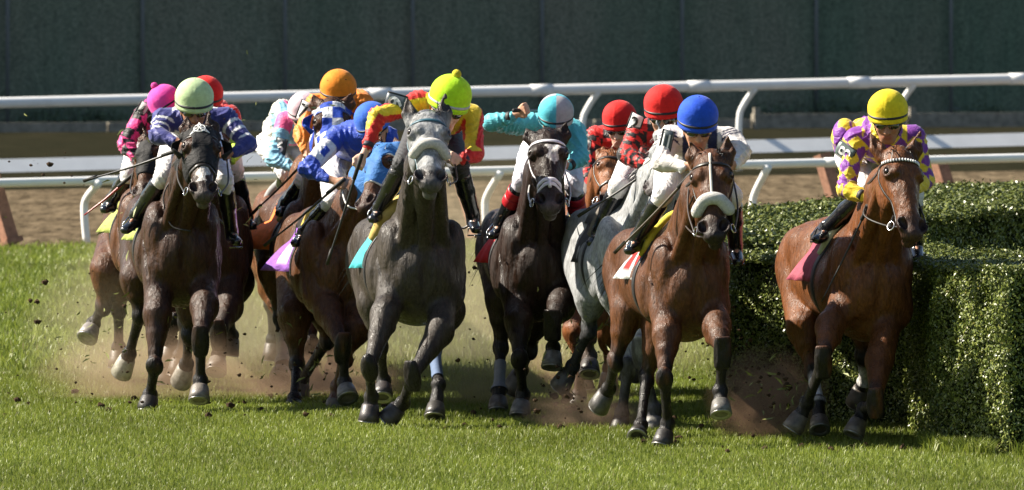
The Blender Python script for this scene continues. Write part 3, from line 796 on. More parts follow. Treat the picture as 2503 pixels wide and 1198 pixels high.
    for (sh, el, wr) in arms:
        Jk.cone(chest, sh, .10, .082, None, 1, 1, .05); Jk.cone(sh, el, .080, .064, None, 1, 1, .03)
        e2 = el+(wr-el)*.3; Jk.cone(el, e2, .062, .058, None, 1, 1, .03); Jk.cone(e2, wr, .058, .036, None, 1, 1, .02)
        sgn = nrm(np.cross(wr-el, el-sh)); 
        for k in range(9):    # folds that ring the sleeve
            t = rn.random(); a = (sh+(el-sh)*t) if k < 5 else (el+(wr-el)*t*.9); dd_ = nrm((el-sh) if k < 5 else (wr-el)); e1 = nrm(np.cross(dd_, (rn.uniform(-1, 1), -1, rn.uniform(-1, 1)))); e2_ = np.cross(dd_, e1)
            rr = .060; Jk.cone(a+e1*rr*.7+dd_*.02, a-e1*rr*.5+e2_*rr*.5-dd_*.02, .016, .012, None, 1, 1, .02)
    if j.get('puff'):   # wind-filled back
        Jk.ell(P(j['puff'][0], j['puff'][1], D0+j['puff'][2]), np.array(j['puff'][3])*u, None, .05)
    G['jacket'] = Jk.mesh(.0095); V = G['jacket'][0]
    # coordinates for the pattern
    best = np.full(len(V), 9.); T = np.full(len(V), -1.); A = np.zeros(len(V)); side = np.zeros(len(V))
    for qi, (sh, el, wr) in enumerate(arms):
        for o, (a, b) in enumerate(((sh, el), (el, wr))):
            ab = b-a; t = np.clip((V-a)@ab/(ab@ab), 0, 1); pr = V-(a+t[:, None]*ab); d = np.linalg.norm(pr, axis=1)-.06
            e1 = nrm(np.cross(ab, (0, 1, .1))); e2 = nrm(np.cross(ab, e1)); m = d < best
            best[m] = d[m]; T[m] = (o+t)[m]; A[m] = np.arctan2(pr@e1, pr@e2)[m]; side[m] = qi*2-1
    # torso region: near the trunk axis
    ab = pel-chest; t = np.clip((V-chest)@ab/(ab@ab), 0, 1); dt = np.linalg.norm(V-(chest+t[:, None]*ab), axis=1)-.14
    tor = (dt < best-.0) | ((T < .12) & (T >= 0) & (dt < .02)); T[tor] = -1
    loc = np.stack([(V-chest)@acr, (V-chest)@nrm(ab), V[:, 2]-chest[2]], 1)
    G['jcol'] = j['silk'](T, A, side, loc, V)
    # breeches
    Br = Sdf(); Br.cone(pel+dn*.6, pel+dn*.35+(chest-pel)*.2, .125, .10, acr, .85, .8, .04)
    boots = []
    for (hp, kn, an, to) in ((hipL, knL, anL, toL), (hipR, knR, anR, toR)):
        Br.cone(hp, kn, .112, .072, None, 1, 1, .04); Br.cone(kn, kn+(an-kn)*.28, .068, .056, None, 1, 1, .02)
        Bt = Sdf(); k0 = kn+(an-kn)*.22
        Bt.cone(k0, kn+(an-kn)*.5, .068, .062, None, 1, 1, .02); Bt.cone(kn+(an-kn)*.5, an, .062, .048, None, 1, 1, .02)
        heel = an+np.array((0, .02, -.045)); Bt.cone(an, heel, .048, .045, None, 1, 1, .02); Bt.cone(heel+nrm(to-heel)*.02, to, .046, .040, None, .85, .75, .02)
        Bt.cone(to-np.array((0, 0, .022)), heel-np.array((0, 0, .028)), .034, .030, None, .3, .3, .008)
        for q in range(3): Bt.cone(an+np.array((-.03, -.03, .02*q)), an+np.array((.03, -.03, .02*q+.01)), .012, .012, None, 1, 1, .015)
        boots.append((Bt, Bt.mesh(.0085), k0, an))
    for k in range(10):
        (hp, kn) = ((hipL, knL), (hipR, knR))[k % 2]; t = rn.uniform(.5, 1.05); a = hp+(kn-hp)*t; d_ = nrm(kn-hp); e1 = nrm(np.cross(d_, (rn.uniform(-1, 1), 1, rn.uniform(-1, 1))))
        Br.cone(a+e1*.065+d_*.02, a-e1*.04-d_*.03+np.array((0, -.06, 0)), .012, .009, None, 1, 1, .018)
    G['breeches'] = Br.mesh(.0095); G['boots'] = boots; G['arms'] = arms; G['hands'] = (haL, haR); G['Jk'] = Jk
    return G
def jockey_build(G):
    j = G['j']; u = G['u']; r = G['r']; Hd = G['Hd']; f, s, upv = G['f'], G['s'], G['up']
    root = thing('person', (G['hc'][0], G['hc'][1]+.3, G['hc'][2]-1.0), j['label'], 'jockey', 'jockeys crouched on the racehorses')
    skinm = vcol_mat('skin', .55, .3, .12)
    link_mesh('body', *G['body'], skinm, root, G['bodycol'])
    link_mesh('silks', *folds(G['jacket'], .011, j['helm'][0]), vcol_mat('silk', .52, .3, .5, .2, .012), root, G['jcol'])
    bc = j.get('breech', (.74, .72, .72))
    link_mesh('breeches', *folds(G['breeches'], .008, j['helm'][0]+2, .045), simple('breeches_%d' % int(bc[2]*100), bc, .7, var=.06, bmp=.7, bscale=22, bdist=.02), root)
    btm = simple('boot_leather', (.010, .011, .014), .22, .6, var=.3, coat=.4, bmp=.25, bscale=35, bdist=.01)
    for i, (Bt, (V, Fc), k0, an) in enumerate(G['boots']):
        m = btm
        o = link_mesh('boot', V, Fc, m, root)
        if j.get('boottop'):
            ax = nrm(an-k0); tb = MB(); e1 = nrm(np.cross(ax, (0, 1, 0))); e2 = np.cross(ax, e1)
            for q, w0 in enumerate((0.0, 0.22)):
                O = k0+(an-k0)*(.10+q*.2); vs, fs = band(Bt, O, e1, e2, ax, .075, .004, 28, rmax=.15); tb.add(vs, fs)
            tb.build('boot_cuff', simple('cuff_%d' % int(j['boottop'][0]*100), j['boottop'], .4), o)
        if j.get('boottxt') and i == 0:
            ax = nrm(an-k0); xd = nrm(np.cross(ax, (0, 1, 0))*1.0); xd = xd if xd[0] > 0 else -xd
            for q, tx in enumerate(j['boottxt']):
                c = k0+(an-k0)*(.16+q*.16)+np.array((0, -.066, 0)); yd = -ax; decal_text(tx, .055, c, xd, yd, simple('white_print', (.8, .8, .8), .6), o, .075, 'boot_lettering')
    # helmet with cloth cover
    cc = j['cap']; n = 72; hm = MB(); rows = 16
    vs = []; cl = []
    btop = j.get('capsplit')
    rimb = -.62
    for i in range(rows+1):
        ph = (pi*.5+.62)*i/rows
        for k in range(n):
            t = 2*pi*k/n; cz = cos(ph); rr = sin(min(ph, pi/2+.12)) if ph > pi/2 else sin(ph)
            rr *= 1.0 if ph < pi/2 else 1.0-.03*(ph-pi/2)
            seam = .028*max(0, 1-abs(((t/(pi/2)+.5) % 1)-.5)*24) if ph > .12 else 0
            rad = 1.0+seam; b_ = cz if ph < pi/2 else -(ph-pi/2)*1.0
            back_ = 1.10 if cos(t) < 0 else 1.04
            fr = cos(t)*rr*back_*rad
            # front edge is cut higher and swept to a small peak
            pk = max(0, cos(t)); b2 = b_*(.98)
            if ph > pi/2: fr += pk**2*.16*(ph-pi/2)/.62; 
            vs.append(Hd(sin(t)*rr*rad, b2, fr))
            if btop is not None:
                cl.append(btop[int(((t+.04) % (2*pi))/(pi/2)) % 2])
            else: cl.append(cc)
    fs = [(i*n+k, i*n+(k+1) % n, (i+1)*n+(k+1) % n, (i+1)*n+k) for i in range(rows) for k in range(n)]
    cap = link_mesh('helmet', vs, fs, vcol_mat('cap_cloth', .75, .15, .35, .1, .006), root, np.array(cl))
    so = cap.modifiers.new('solid', 'SOLIDIFY'); so.thickness = .008; so.offset = -1
    m = MB()
    for t in (0, pi/2, pi, 3*pi/2):
        m.tube([Hd(sin(t)*sin(p_)*1.02, cos(p_)*1.0, cos(t)*sin(p_)*(1.10 if cos(t) < 0 else 1.06)) for p_ in np.linspace(.06, pi/2+.2, 12)], .0030, 6)
    m.build('cap_seam', simple('seam_%d_%d_%d' % tuple(int(c*100) for c in cc), tuple(min(.9, c*1.15+.05) for c in cc), .8), cap)
    m = MB(); bt = j.get('band', (.012, .012, .014)); ring = []
    for k in range(n+1):
        t = 2*pi*k/n; ring.append(Hd(sin(t)*1.005, -.30, cos(t)*(1.12 if cos(t) < 0 else 1.085)+max(0, cos(t))**2*.06))
    m.tube(ring, .075*r, 8, cap=False, flat=(upv, 1.0)); bo = m.build('helmet_band', simple('band_%d' % int(bt[0]*100), bt, .5), cap)
    m = MB(); pm = j.get('pom')
    if pm: m.ball(Hd(0, 1.12, 0), .24*r, 16); m.build('pompom', simple('pom_%d_%d' % (int(pm[0]*100), int(pm[1]*100)), pm, .95, bmp=1, bscale=120, bdist=.02), cap)
    else: m.ball(Hd(0, 1.0, 0), .09*r, 10, sz=.7); m.build('cap_button', simple('but_%d_%d_%d' % tuple(int(c*100) for c in cc), cc, .6), cap)
    # goggles: strap, frame, two lenses
    if j.get('goggles', True):
        m = MB(); y = -.80
        for q in (-1, 1):
            c = Hd(q*.31, y, .66); n_ = nrm(f+s*q*.38); e1 = nrm(np.cross(upv, n_)); V_ = []
            for i in range(5):
                for k in range(20):
                    t = 2*pi*k/20; rr = (1, .97, .8, .5, .05)[i]; hh = (0, .07, .13, .16, .17)[i]
                    V_.append(c+e1*cos(t)*.33*r*rr*(1 if 1 else 1)+upv*sin(t)*.20*r*rr+n_*hh*r)
            m.add(V_, [(i*20+k, i*20+(k+1) % 20, (i+1)*20+(k+1) % 20, (i+1)*20+k) for i in range(4) for k in range(20)])
        g = m.build('goggles', simple('lens', (.006, .006, .008), .05, spec=.9, coat=1), root)
        m = MB(); pts = []
        for k in range(9):
            t = -2.0+k*4.0/8; pts.append(Hd(sin(t)*.80, y+.02-abs(t)*.0, cos(t)*.84+.03) if abs(t) > .9 else Hd(sin(t)*.72, y, cos(t)*.80+.02))
        m.tube(pts, .05*r, 8, flat=((0, 1, 0), .5)); m.build('goggle_strap', simple('strap', (.012, .012, .012), .5), g)
        m = MB()
        for q in (-1, 1):
            c = Hd(q*.31, y, .68); n_ = nrm(f+s*q*.38); e1 = nrm(np.cross(upv, n_))
            m.tube([c+e1*cos(t)*.34*r+upv*sin(t)*.21*r for t in np.linspace(0, 2*pi, 21)], .028*r, 6, cap=False)
        m.build('goggle_frame', simple('frame_'+j.get('gfr', 'dark'), (.02, .02, .02) if j.get('gfr', 'dark') == 'dark' else (.5, .5, .5), .2, spec=.8), g)
    m = MB()   # chin strap
    for q in (-1, 1): m.tube([Hd(q*.82, -.45, .05), Hd(q*.66, -1.2, .15), Hd(q*.30, -1.78, .30)], .035*r, 6)
    m.tube([Hd(-.30, -1.78, .30), Hd(0, -1.90, .35), Hd(.30, -1.78, .30)], .035*r, 6); m.build('chin_strap', simple('strap', (.012, .012, .012), .5), root)
    # eyebrow/eyes hidden by goggles; cuffs
    for (sh, el, wr), ck in zip(G['arms'], (0, 1)):
        if j.get('cuff'):
            d = nrm(wr-el); m = MB(); m.lathe(wr-d*.035, d, [(0, .036), (.002, .043), (.034, .040), (.036, .034)], 20); m.build('cuff', simple('cuff_%d_%d' % (int(j['cuff'][0]*100), int(j['cuff'][2]*100)), j['cuff'], .6), root)
    # number plate strapped on the arm
    if j.get('num'):
        txt, px, py, dd, rot, wd, ht, bg, fg = j['num']; c0 = P(px, py, j['D']+dd)
        # sit on the sleeve surface in front of the viewer
        tt = np.linspace(-.35, .35, 141); d = G['Jk'].ev(np.stack([c0+np.array((0, t, 0)) for t in tt])); k = np.argmax(d < 0) if (d < 0).any() else 70
        c = c0+np.array((0, tt[k]-.012, 0)); a = radians(rot); ty = radians(j.get('numyaw', -25)); xd = np.array((cos(ty), sin(ty), 0)); 
        nn = np.array((sin(ty), -cos(ty), 0)); yd = np.array((0, 0, 1.)); xd, yd = xd*cos(a)+yd*sin(a), yd*cos(a)-xd*sin(a)
        m = MB(); nx, ny = 10, 6; wd, ht = wd*.8, ht*.84; W_, H_ = wd*u, ht*u; br = .085; vs = []
        def bend(x, y, o=0): return c+xd*br*sin(x/br)-nn*br*(1-cos(x/br))+yd*y+nn*o
        for i in range(nx+1):
            for k2 in range(ny+1): vs.append(bend((i/nx-.5)*W_, (k2/ny-.5)*H_))
        m.add(vs, [(i*(ny+1)+k2, (i+1)*(ny+1)+k2, (i+1)*(ny+1)+k2+1, i*(ny+1)+k2+1) for i in range(nx) for k2 in range(ny)])
        pl = m.build('number_plate', simple('plate_%d' % int(bg[0]*100), bg, .45, var=.05), root); so = pl.modifiers.new('solid', 'SOLIDIFY'); so.thickness = .006
        m = MB(); m.tube([bend((-.5 if a_ in (0, 3) else .5)*W_, (-.5 if a_ in (0, 1) else .5)*H_, .002) for a_ in (0, 1, 2, 3, 0)], .0055, 6); 
        m.build('plate_rim', simple('strap', (.012, .012, .012), .5), pl)
        decal_text(txt, ht*u*1.02, bend(0, 0, .007), xd, yd, simple('digit_%d' % int(fg[0]*100), fg, .5, var=.02), pl, br, 'plate_number', fit=(W_*(.62 if txt not in '1' else .3), H_*.74))
    return root
def whip(a, b, label, D, col=(.012, .012, .012), flap=True, r0=.011):
    A = P(a[0], a[1], D+a[2]); Bp = P(b[0], b[1], D+b[2]); root = thing('riding_whip', A, label, 'whip', 'whips held by the jockeys')
    m = MB(); pts = bez([A, (A+Bp)/2-np.array((0, 0, .012)), Bp], 12); m.tube(pts, [r0*(1-.45*i/(len(pts)-1)) for i in range(len(pts))], 8)
    m.build('shaft', simple('whip_%d' % int(col[0]*100), col, .35, .6), root)
    d = nrm(Bp-A); m = MB(); m.tube([A-d*.05, A-d*.045, A+d*.14, A+d*.145], [.010, .0155, .014, .008], 10); m.build('grip', simple('rubber_grip', (.014, .014, .014), .7, bmp=.4), root)
    if flap:
        m = MB(); m.box(Bp-d*.03, .12, .024, .006, (d, nrm(np.cross(d, (0, 1, .2))), nrm(np.cross(d, np.cross(d, (0, 1, .2)))))); m.build('flap', simple('whip_flap', (.02, .018, .016), .5), root)
    return root
# ---------------------------------------------------------------- setting
def sheet(name, pts, z, mat, kind='structure'):
    V = [(p[0], p[1], z) for p in pts]; o = link_mesh(name, V, [tuple(range(len(V)))], mat, smooth=False); o['kind'] = kind; return o
def grid_mesh(name, x0, x1, y0, y1, nx, ny, z, mat, kind='structure', zf=None):
    X, Y = np.meshgrid(np.linspace(x0, x1, nx), np.linspace(y0, y1, ny), indexing='ij'); Z = np.full(X.shape, float(z)) if zf is None else zf(X, Y)
    V = np.stack([X, Y, Z], -1).reshape(-1, 3); i, k = np.meshgrid(np.arange(nx-1), np.arange(ny-1), indexing='ij'); a = (i*ny+k).ravel()
    Fc = np.stack([a, a+ny, a+ny+1, a+1], 1); o = link_mesh(name, V, Fc, mat); o['kind'] = kind; return o
def turf(m, nt, b):
    n1 = noise(nt, .5, 5, .6); r = ramp(nt, n1.outputs[0], [(.3, (.085, .115, .030)), (.7, (.125, .150, .045))])
    n2 = noise(nt, 18, 5, .7); r2 = ramp(nt, n2.outputs[0], [(.3, (.6,)*3), (.7, (1.4,)*3)])
    nt.links.new(mixc(nt, 'MULTIPLY', 1, r.outputs[0], r2.outputs[0]), b.inputs['Base Color']); b.inputs['Roughness'].default_value = .85
    b.inputs['Specular IOR Level'].default_value = 0; bump(nt, b, noise(nt, 30, 5, .7).outputs[0], .8, .03)
def soil(m, nt, b):
    n1 = noise(nt, .9, 6, .65, sc3=(.25, 1.0, 1)); r = ramp(nt, n1.outputs[0], [(.35, (.092, .070, .044)), (.65, (.155, .120, .078))])
    n2 = noise(nt, 4.5, 5, .8, sc3=(1, .10, 1)); r2 = ramp(nt, n2.outputs[0], [(.38, (.45,)*3), (.62, (1.4,)*3)])
    nt.links.new(mixc(nt, 'MULTIPLY', 1, r.outputs[0], r2.outputs[0]), b.inputs['Base Color']); b.inputs['Roughness'].default_value = .95
    b.inputs['Specular IOR Level'].default_value = 0; bump(nt, b, noise(nt, 6, 6, .7, sc3=(1, .4, 1)).outputs[0], 1, .06)
def verge(m, nt, b):
    n1 = noise(nt, .8, 6, .7); r = ramp(nt, n1.outputs[0], [(.35, (.013, .015, .009)), (.65, (.032, .029, .018))])
    nt.links.new(r.outputs[0], b.inputs['Base Color']); b.inputs['Roughness'].default_value = .95; b.inputs['Specular IOR Level'].default_value = 0; bump(nt, b, noise(nt, 8, 5, .7).outputs[0], 1, .06)
grid_mesh('ground', -400, 400, 20, 900, 9, 9, -.02, node_mat('verge', verge))
# turf inside the rail, harrowed dirt beyond it
EX = lambda x: 108.0+(x+9.6)*.39          # line of the inner rail / edge of the turf
sheet('turf_track', [(-60, 20), (60, 20), (60, EX(40)), (-14, EX(-14)), (-60, EX(-50))], 0.0, node_mat('turf', turf))
sheet('dirt_track', [(-60, 60), (60, 60), (60, 207), (-14, 136), (-60, 128)], -.01, node_mat('soil', soil))
# grass blades
def blades(name, n, dens, label, hgt, wid, seed, region):
    rg = np.random.default_rng(seed); P0 = region(rg, n); n = len(P0)
    ang = rg.uniform(0, 2*pi, n); ln = hgt*rg.uniform(.5, 1.25, n)*(1+.25*np.sin(P0[:, 0]*3.1+np.sin(P0[:, 1]*1.3)*2)*np.cos(P0[:, 1]*1.9)); wv = wid*rg.uniform(.6, 1.3, n); bend = rg.uniform(.15, .9, n)*ln; ba = rg.uniform(0, 2*pi, n)
    sx, sy = np.cos(ang)*wv, np.sin(ang)*wv; bx, by = np.cos(ba)*bend, np.sin(ba)*bend
    V = np.zeros((n, 5, 3), np.float32)
    V[:, 0] = P0+np.stack([sx, sy, -0*sx], 1); V[:, 1] = P0-np.stack([sx, sy, 0*sx], 1)
    mid = P0+np.stack([bx*.3, by*.3, ln*.6], 1); V[:, 2] = mid+np.stack([sx*.8, sy*.8, 0*sx], 1); V[:, 3] = mid-np.stack([sx*.8, sy*.8, 0*sx], 1)
    V[:, 4] = P0+np.stack([bx, by, np.sqrt(np.maximum(ln**2-bend**2*.5, .2*ln**2))], 1)
    base = (np.arange(n)*5)[:, None]; tri = np.concatenate([base+np.array([[0, 1, 3]]), base+np.array([[0, 3, 2]]), base+np.array([[2, 3, 4]])]).astype(np.int32)
    g = rg.uniform(0, 1, n)[:, None]; patch = (.5+.5*np.sin(P0[:, 0]*1.7+1.3*np.sin(P0[:, 1]*.45))*np.sin(P0[:, 1]*.8+P0[:, 0]*.6))[:, None]
    c = (np.array([[.135, .185, .020]])*(1-g)+np.array([[.255, .295, .050]])*g)*(.8+.35*patch)
    dry = rg.uniform(0, 1, n) > .955; c[dry] = np.array([.26, .24, .11])
    m = node_mat('grass_blade', grassm); o = link_mesh(name, V.reshape(-1, 3), tri, m, cols=np.repeat(c, 5, 0)); return tag(o, label, 'grass', kind='stuff')
def grassm(m, nt, b):
    at = nt.nodes.new('ShaderNodeAttribute'); at.attribute_name = 'Col'; nt.links.new(at.outputs[0], b.inputs['Base Color'])
    b.inputs['Roughness'].default_value = .45; b.inputs['Specular IOR Level'].default_value = .3
    tr = nt.nodes.new('ShaderNodeBsdfTranslucent'); nt.links.new(at.outputs[0], tr.inputs[0]); mx = nt.nodes.new('ShaderNodeMixShader'); mx.inputs[0].default_value = .35
    out = nt.nodes['Material Output']; nt.links.new(b.outputs[0], mx.inputs[1]); nt.links.new(tr.outputs[0], mx.inputs[2]); nt.links.new(mx.outputs[0], out.inputs[0])
def reg(y0, y1):
    def f(rg, n):
        y = rg.uniform(y0, y1, n)**1.0; hw = 1251.5/F*y+.8; x = rg.uniform(-1, 1, n)*hw
        keep = (y < EX(x)-.3); return np.stack([x, y, np.zeros(n)], 1)[keep]
    return f
blades('grass', 270000, 0, 'short sunlit green turf in the foreground', .040, .0025, 1, reg(52.5, 72))
blades('grass', 110000, 0, 'mown turf behind the horses, up to the dirt track', .075, .0060, 2, reg(72, 116))

# rails
WHITE = simple('rail_white', (.86, .86, .84), .45, .4, var=.05, scale=3, bmp=.1)
def tpx(a, b, px):
    k = (px-1251.5)/F; d = b-a; return (k*a[1]-a[0])/(d[0]-k*d[1])
def along(pa, pb, n): return [np.array(pa)+(np.array(pb)-np.array(pa))*i/n for i in range(n+1)]
# near rail (inner rail between turf and dirt)
root = thing('white_rail', (0, EX(0), 0), 'low round white running rail on gooseneck posts along the edge of the turf', 'rail')
a = P(-700, 465, 108.0); b = P(3300, 366, 116.0)
m = MB(); m.tube(along(a-(b-a), b+(b-a)*1.5, 20), .055, 16); m.build('rail_tube', WHITE, root)
for px in (-1500, -900, -350, 210, 700, 1192, 1848, 2560, 3200, 3840, 4480):
    t = tpx(a, b, px); top = a+(b-a)*t; jn = MB(); jd = nrm(b-a); jn.tube([top-jd*.16+jd*1.1, top+jd*.16+jd*1.1], .062, 16); jn.build('rail_joint', WHITE, root); g = np.array((top[0]+.0, top[1]+.25, 0)); m = MB()
    m.tube(bez([g, g+(-.03, 0, .35), g+(-.01, -.02, .55), (top[0]+.16, top[1]-.02, top[2]-.02)], 12), .047, 12); m.build('gooseneck_post', WHITE, root)
# far rail of the dirt track: round rail over a flat board
root = thing('white_rail', (0, 160, 0), 'tall white outer rail on curved posts with a flat white board below it', 'rail')
a = P(-700, 268, 151.0); b = P(3300, 174, 161.0); 
m = MB(); m.tube(along(a-(b-a), b+(b-a)*1.5, 20), .092, 16); m.build('rail_tube', WHITE, root)
a2 = P(-700, 424, 150.7); b2 = P(3300, 320, 160.7); q2 = b2-a2; dz = .112; m = MB(); th = .03; a3, b3 = a2, b2; a2, b2 = a2-q2, b2+q2*1.5
for i in range(1): m.add([a2+(0, .20, dz), a2-(0, 0, dz), b2-(0, 0, dz), b2+(0, .20, dz), a2+(0, .20+th, dz), a2+(0, th, -dz), b2+(0, th, -dz), b2+(0, .20+th, dz)], [(0, 1, 2, 3), (4, 7, 6, 5), (0, 3, 7, 4), (1, 5, 6, 2)])
m.build('lower_board', WHITE, root, smooth=False); a2, b2 = a3, b3
for px in (-1500, -700, 1062, 1455, 1838, 2226, 2620, 3010, 3400, 3790, 4180, 4570):
    t = tpx(a, b, px); top = a+(b-a)*t; jn = MB(); jd = nrm(b-a); jn.tube([top-jd*.2-jd*1.0, top+jd*.2-jd*1.0], .102, 16); jn.build('rail_joint', WHITE, root); fx = -.30; g0 = top[2]-(a2+(b2-a2)*t)[2]
    m = MB(); m.tube(bez([(top[0]+.06, top[1]-.02, top[2]-.05), (top[0]-.13, top[1]+.10, top[2]-.33), (top[0]-.22, top[1]+.14, top[2]-.62), (top[0]-.22, top[1]+.14, 0)], 18), .055, 12); m.build('gooseneck_post', WHITE, root)
# brown braces standing in the dirt behind the near rail
BR = simple('weathered_timber', (.30, .16, .105), .8, .2, var=.3, scale=14, bmp=.5)
for i, (px, py, D, lab, hh) in enumerate(((28, 598, 109.8, 'leaning brown timber brace at the left edge of the photo', .95), (1172, 560, 113.5, 'leaning brown brace post behind the grey horse and its jockey', .85), (2066, 540, 116, 'leaning brown brace post behind the jockey in yellow and purple', 1.05), (2345, 535, 117.0, 'leaning brown brace post above the far hedge at the right', 1.0))):
    g = P(px, py, D); g[2] = 0; root = thing('timber_brace', g, lab, 'post', 'brown braces behind the near rail')
    m = MB(); d = nrm((-.30, .1, 1)); ya = nrm(np.cross(d, (1, 0, 0))); xa_ = np.cross(ya, d); c_, s_ = cos(.6), sin(.6); m.box(g+d*hh/2, .17, .15, hh, (xa_*c_+ya*s_, ya*c_-xa_*s_, d)); m.build('beam', BR, root, smooth=False)
    m = MB(); m.box(g+d*.04, .24, .22, .06, (xa_*c_+ya*s_, ya*c_-xa_*s_, d)); m.build('foot_plate', BR, root, smooth=False)
# windscreen fence
def screen(m, nt, b):
    n1 = noise(nt, .35, 3, .5, sc3=(1, 1, .25)); r = ramp(nt, n1.outputs[0], [(.3, (.098, .150, .108)), (.7, (.185, .192, .150))])
    n2 = noise(nt, 5.5, 4, .7, sc3=(1, 1, .12)); r2 = ramp(nt, n2.outputs[0], [(.3, (.86,)*3), (.72, (1.16,)*3)])
    n3 = noise(nt, 22, 4, .85); r3 = ramp(nt, n3.outputs[0], [(.38, (.35, .40, .40)), (.62, (1.7, 1.6, 1.55))])
    c = mixc(nt, 'MULTIPLY', 1, r.outputs[0], r2.outputs[0]); c = mixc(nt, 'MULTIPLY', 1, c, r3.outputs[0])
    tc = nt.nodes.new('ShaderNodeTexCoord'); sp = nt.nodes.new('ShaderNodeSeparateXYZ'); nt.links.new(tc.outputs['Object'], sp.inputs[0])
    nt.links.new(c, b.inputs['Base Color']); b.inputs['Roughness'].default_value = .9; b.inputs['Specular IOR Level'].default_value = .1
    bump(nt, b, n2.outputs[0], .5, .05)
root = thing('windscreen_fence', (0, 212, 0), 'tall dark green mesh windscreen fence on metal posts behind the track', 'fence')
fa = np.array((-60., 191.5, 0)); fb = np.array((60., 237.5, 0)); fd = nrm(fb-fa); fn = np.array((fd[1], -fd[0], 0)); FL = np.linalg.norm(fb-fa)
m = MB(); vs = []; NX = 400
for i in range(NX+1):
    p = fa+fd*FL*i/NX; bl = .03*sin(i*.9)+.05*sin(i*.23)
    vs += [p+fn*bl, p+fn*bl*.5+(0, 0, 5.5)]
m.add(vs, [(2*i, 2*i+2, 2*i+3, 2*i+1) for i in range(NX)]); m.build('mesh_screen', node_mat('screen', screen), root)
POST = simple('galvanised_post', (.15, .165, .17), .6, metal=0, var=.15)
for px in (-1640, -1310, -980, -650, -320, 14, 344, 692, 1004, 1320, 1662, 1990, 2319, 2650, 2980, 3310, 3640, 3970, 4300):
    k = (px-1251.5)/F; t = (k*fa[1]-fa[0])/(fd[0]-k*fd[1]); p = fa+fd*t+fn*.14
    m = MB(); m.tube([p, p+(0, 0, 5.6)], .045, 10); m.build('fence_post', POST, root)
for z in (.35, 2.2, 4.2):
    m = MB(); m.tube([fa-fn*.08+(0, 0, z), fb-fn*.08+(0, 0, z)], .025, 8); m.build('cross_wire', POST, root)
# timber edging with its bank at the fence foot
root = thing('timber_edging', (10, 205, 0), 'weathered grey timber edging boards along the foot of the windscreen fence', 'edging')
GT = simple('grey_timber', (.26, .235, .19), .85, .2, var=.35, scale=6, bmp=.6)
x0 = -24.0
for k in range(13):
    xa = x0+k*3.7; ya = 200.3+(xa+30)*.383; c = np.array((xa+1.84, ya+.7-4.5+k*.0, .17 if xa > 4 else .11)); m = MB(); m.box(c, 3.66*1.07, .12, .34 if xa > 4 else .22, (fd, fn, (0, 0, 1))); m.build('board', GT, root, smooth=False)
    if k % 1 == 0 and xa > 2: m = MB(); m.box(c-fd*1.85+(0, -.10, .06), .14, .10, .5, (fd, fn, (0, 0, 1))); m.build('stake', GT, root, smooth=False)

# hedges -----------------------------------------------------------
def hedge_leaf(m, nt, b):
    at = nt.nodes.new('ShaderNodeAttribute'); at.attribute_name = 'Col'; nt.links.new(at.outputs[0], b.inputs['Base Color'])
    b.inputs['Roughness'].default_value = .36; b.inputs['Specular IOR Level'].default_value = .4
HCORE = simple('hedge_core', (.012, .018, .006), .95, .05, var=.5, scale=40, bmp=.8)
def leaves_on(rg, tri_pts, dens, size, cols, lift=.03):
    """scatter leaf quads on quads (p0,p1,p2,p3)"""
    VV, CC = [], []
    for (p0, p1, p2, p3) in tri_pts:
        p0, p1, p2, p3 = [np.array(p, float) for p in (p0, p1, p2, p3)]
        ar = np.linalg.norm(np.cross(p1-p0, p3-p0)); n = int(ar*dens); a = rg.uniform(0, 1, (n, 1)); b = rg.uniform(0, 1, (n, 1))
        q = p0*(1-a)*(1-b)+p1*a*(1-b)+p2*a*b+p3*(1-a)*b; nn = nrm(np.cross(p1-p0, p3-p0))
        clump = np.sin(q[:, 0]*9+q[:, 2]*7)*np.sin(q[:, 1]*8+q[:, 2]*11)+np.sin(q[:, 0]*23+3)*np.sin(q[:, 2]*19+q[:, 1]*21)
        zt = np.clip((q[:, 2:3]-p3[2]+.14)/.14, 0, 1); q = q+nn*(rg.uniform(-.05, lift, (n, 1))+.020*clump[:, None]-.07*zt**2)
        nv = nn+rg.normal(0, .65, (n, 3)); nv /= np.linalg.norm(nv, axis=1)[:, None]; t = np.cross(nv, rg.normal(0, 1, (n, 3))); t /= np.linalg.norm(t, axis=1)[:, None]; s2 = np.cross(nv, t)
        sz = size*rg.uniform(.6, 1.3, (n, 1)); V = np.stack([q-t*sz, q+s2*sz*.5+nv*sz*.12, q+t*sz, q-s2*sz*.5+nv*sz*.12], 1)
        g = rg.uniform(0, 1, (n, 1)); c = np.array([cols[0]])*(1-g)+np.array([cols[1]])*g; yl = rg.uniform(0, 1, n) > .97; c[yl] = np.array((.22, .20, .05))
        VV.append(V.reshape(-1, 3)); CC.append(np.repeat(c, 4, 0))
    V = np.concatenate(VV); C = np.concatenate(CC); Fc = np.arange(len(V), dtype=np.int32).reshape(-1, 4); return V, Fc, C
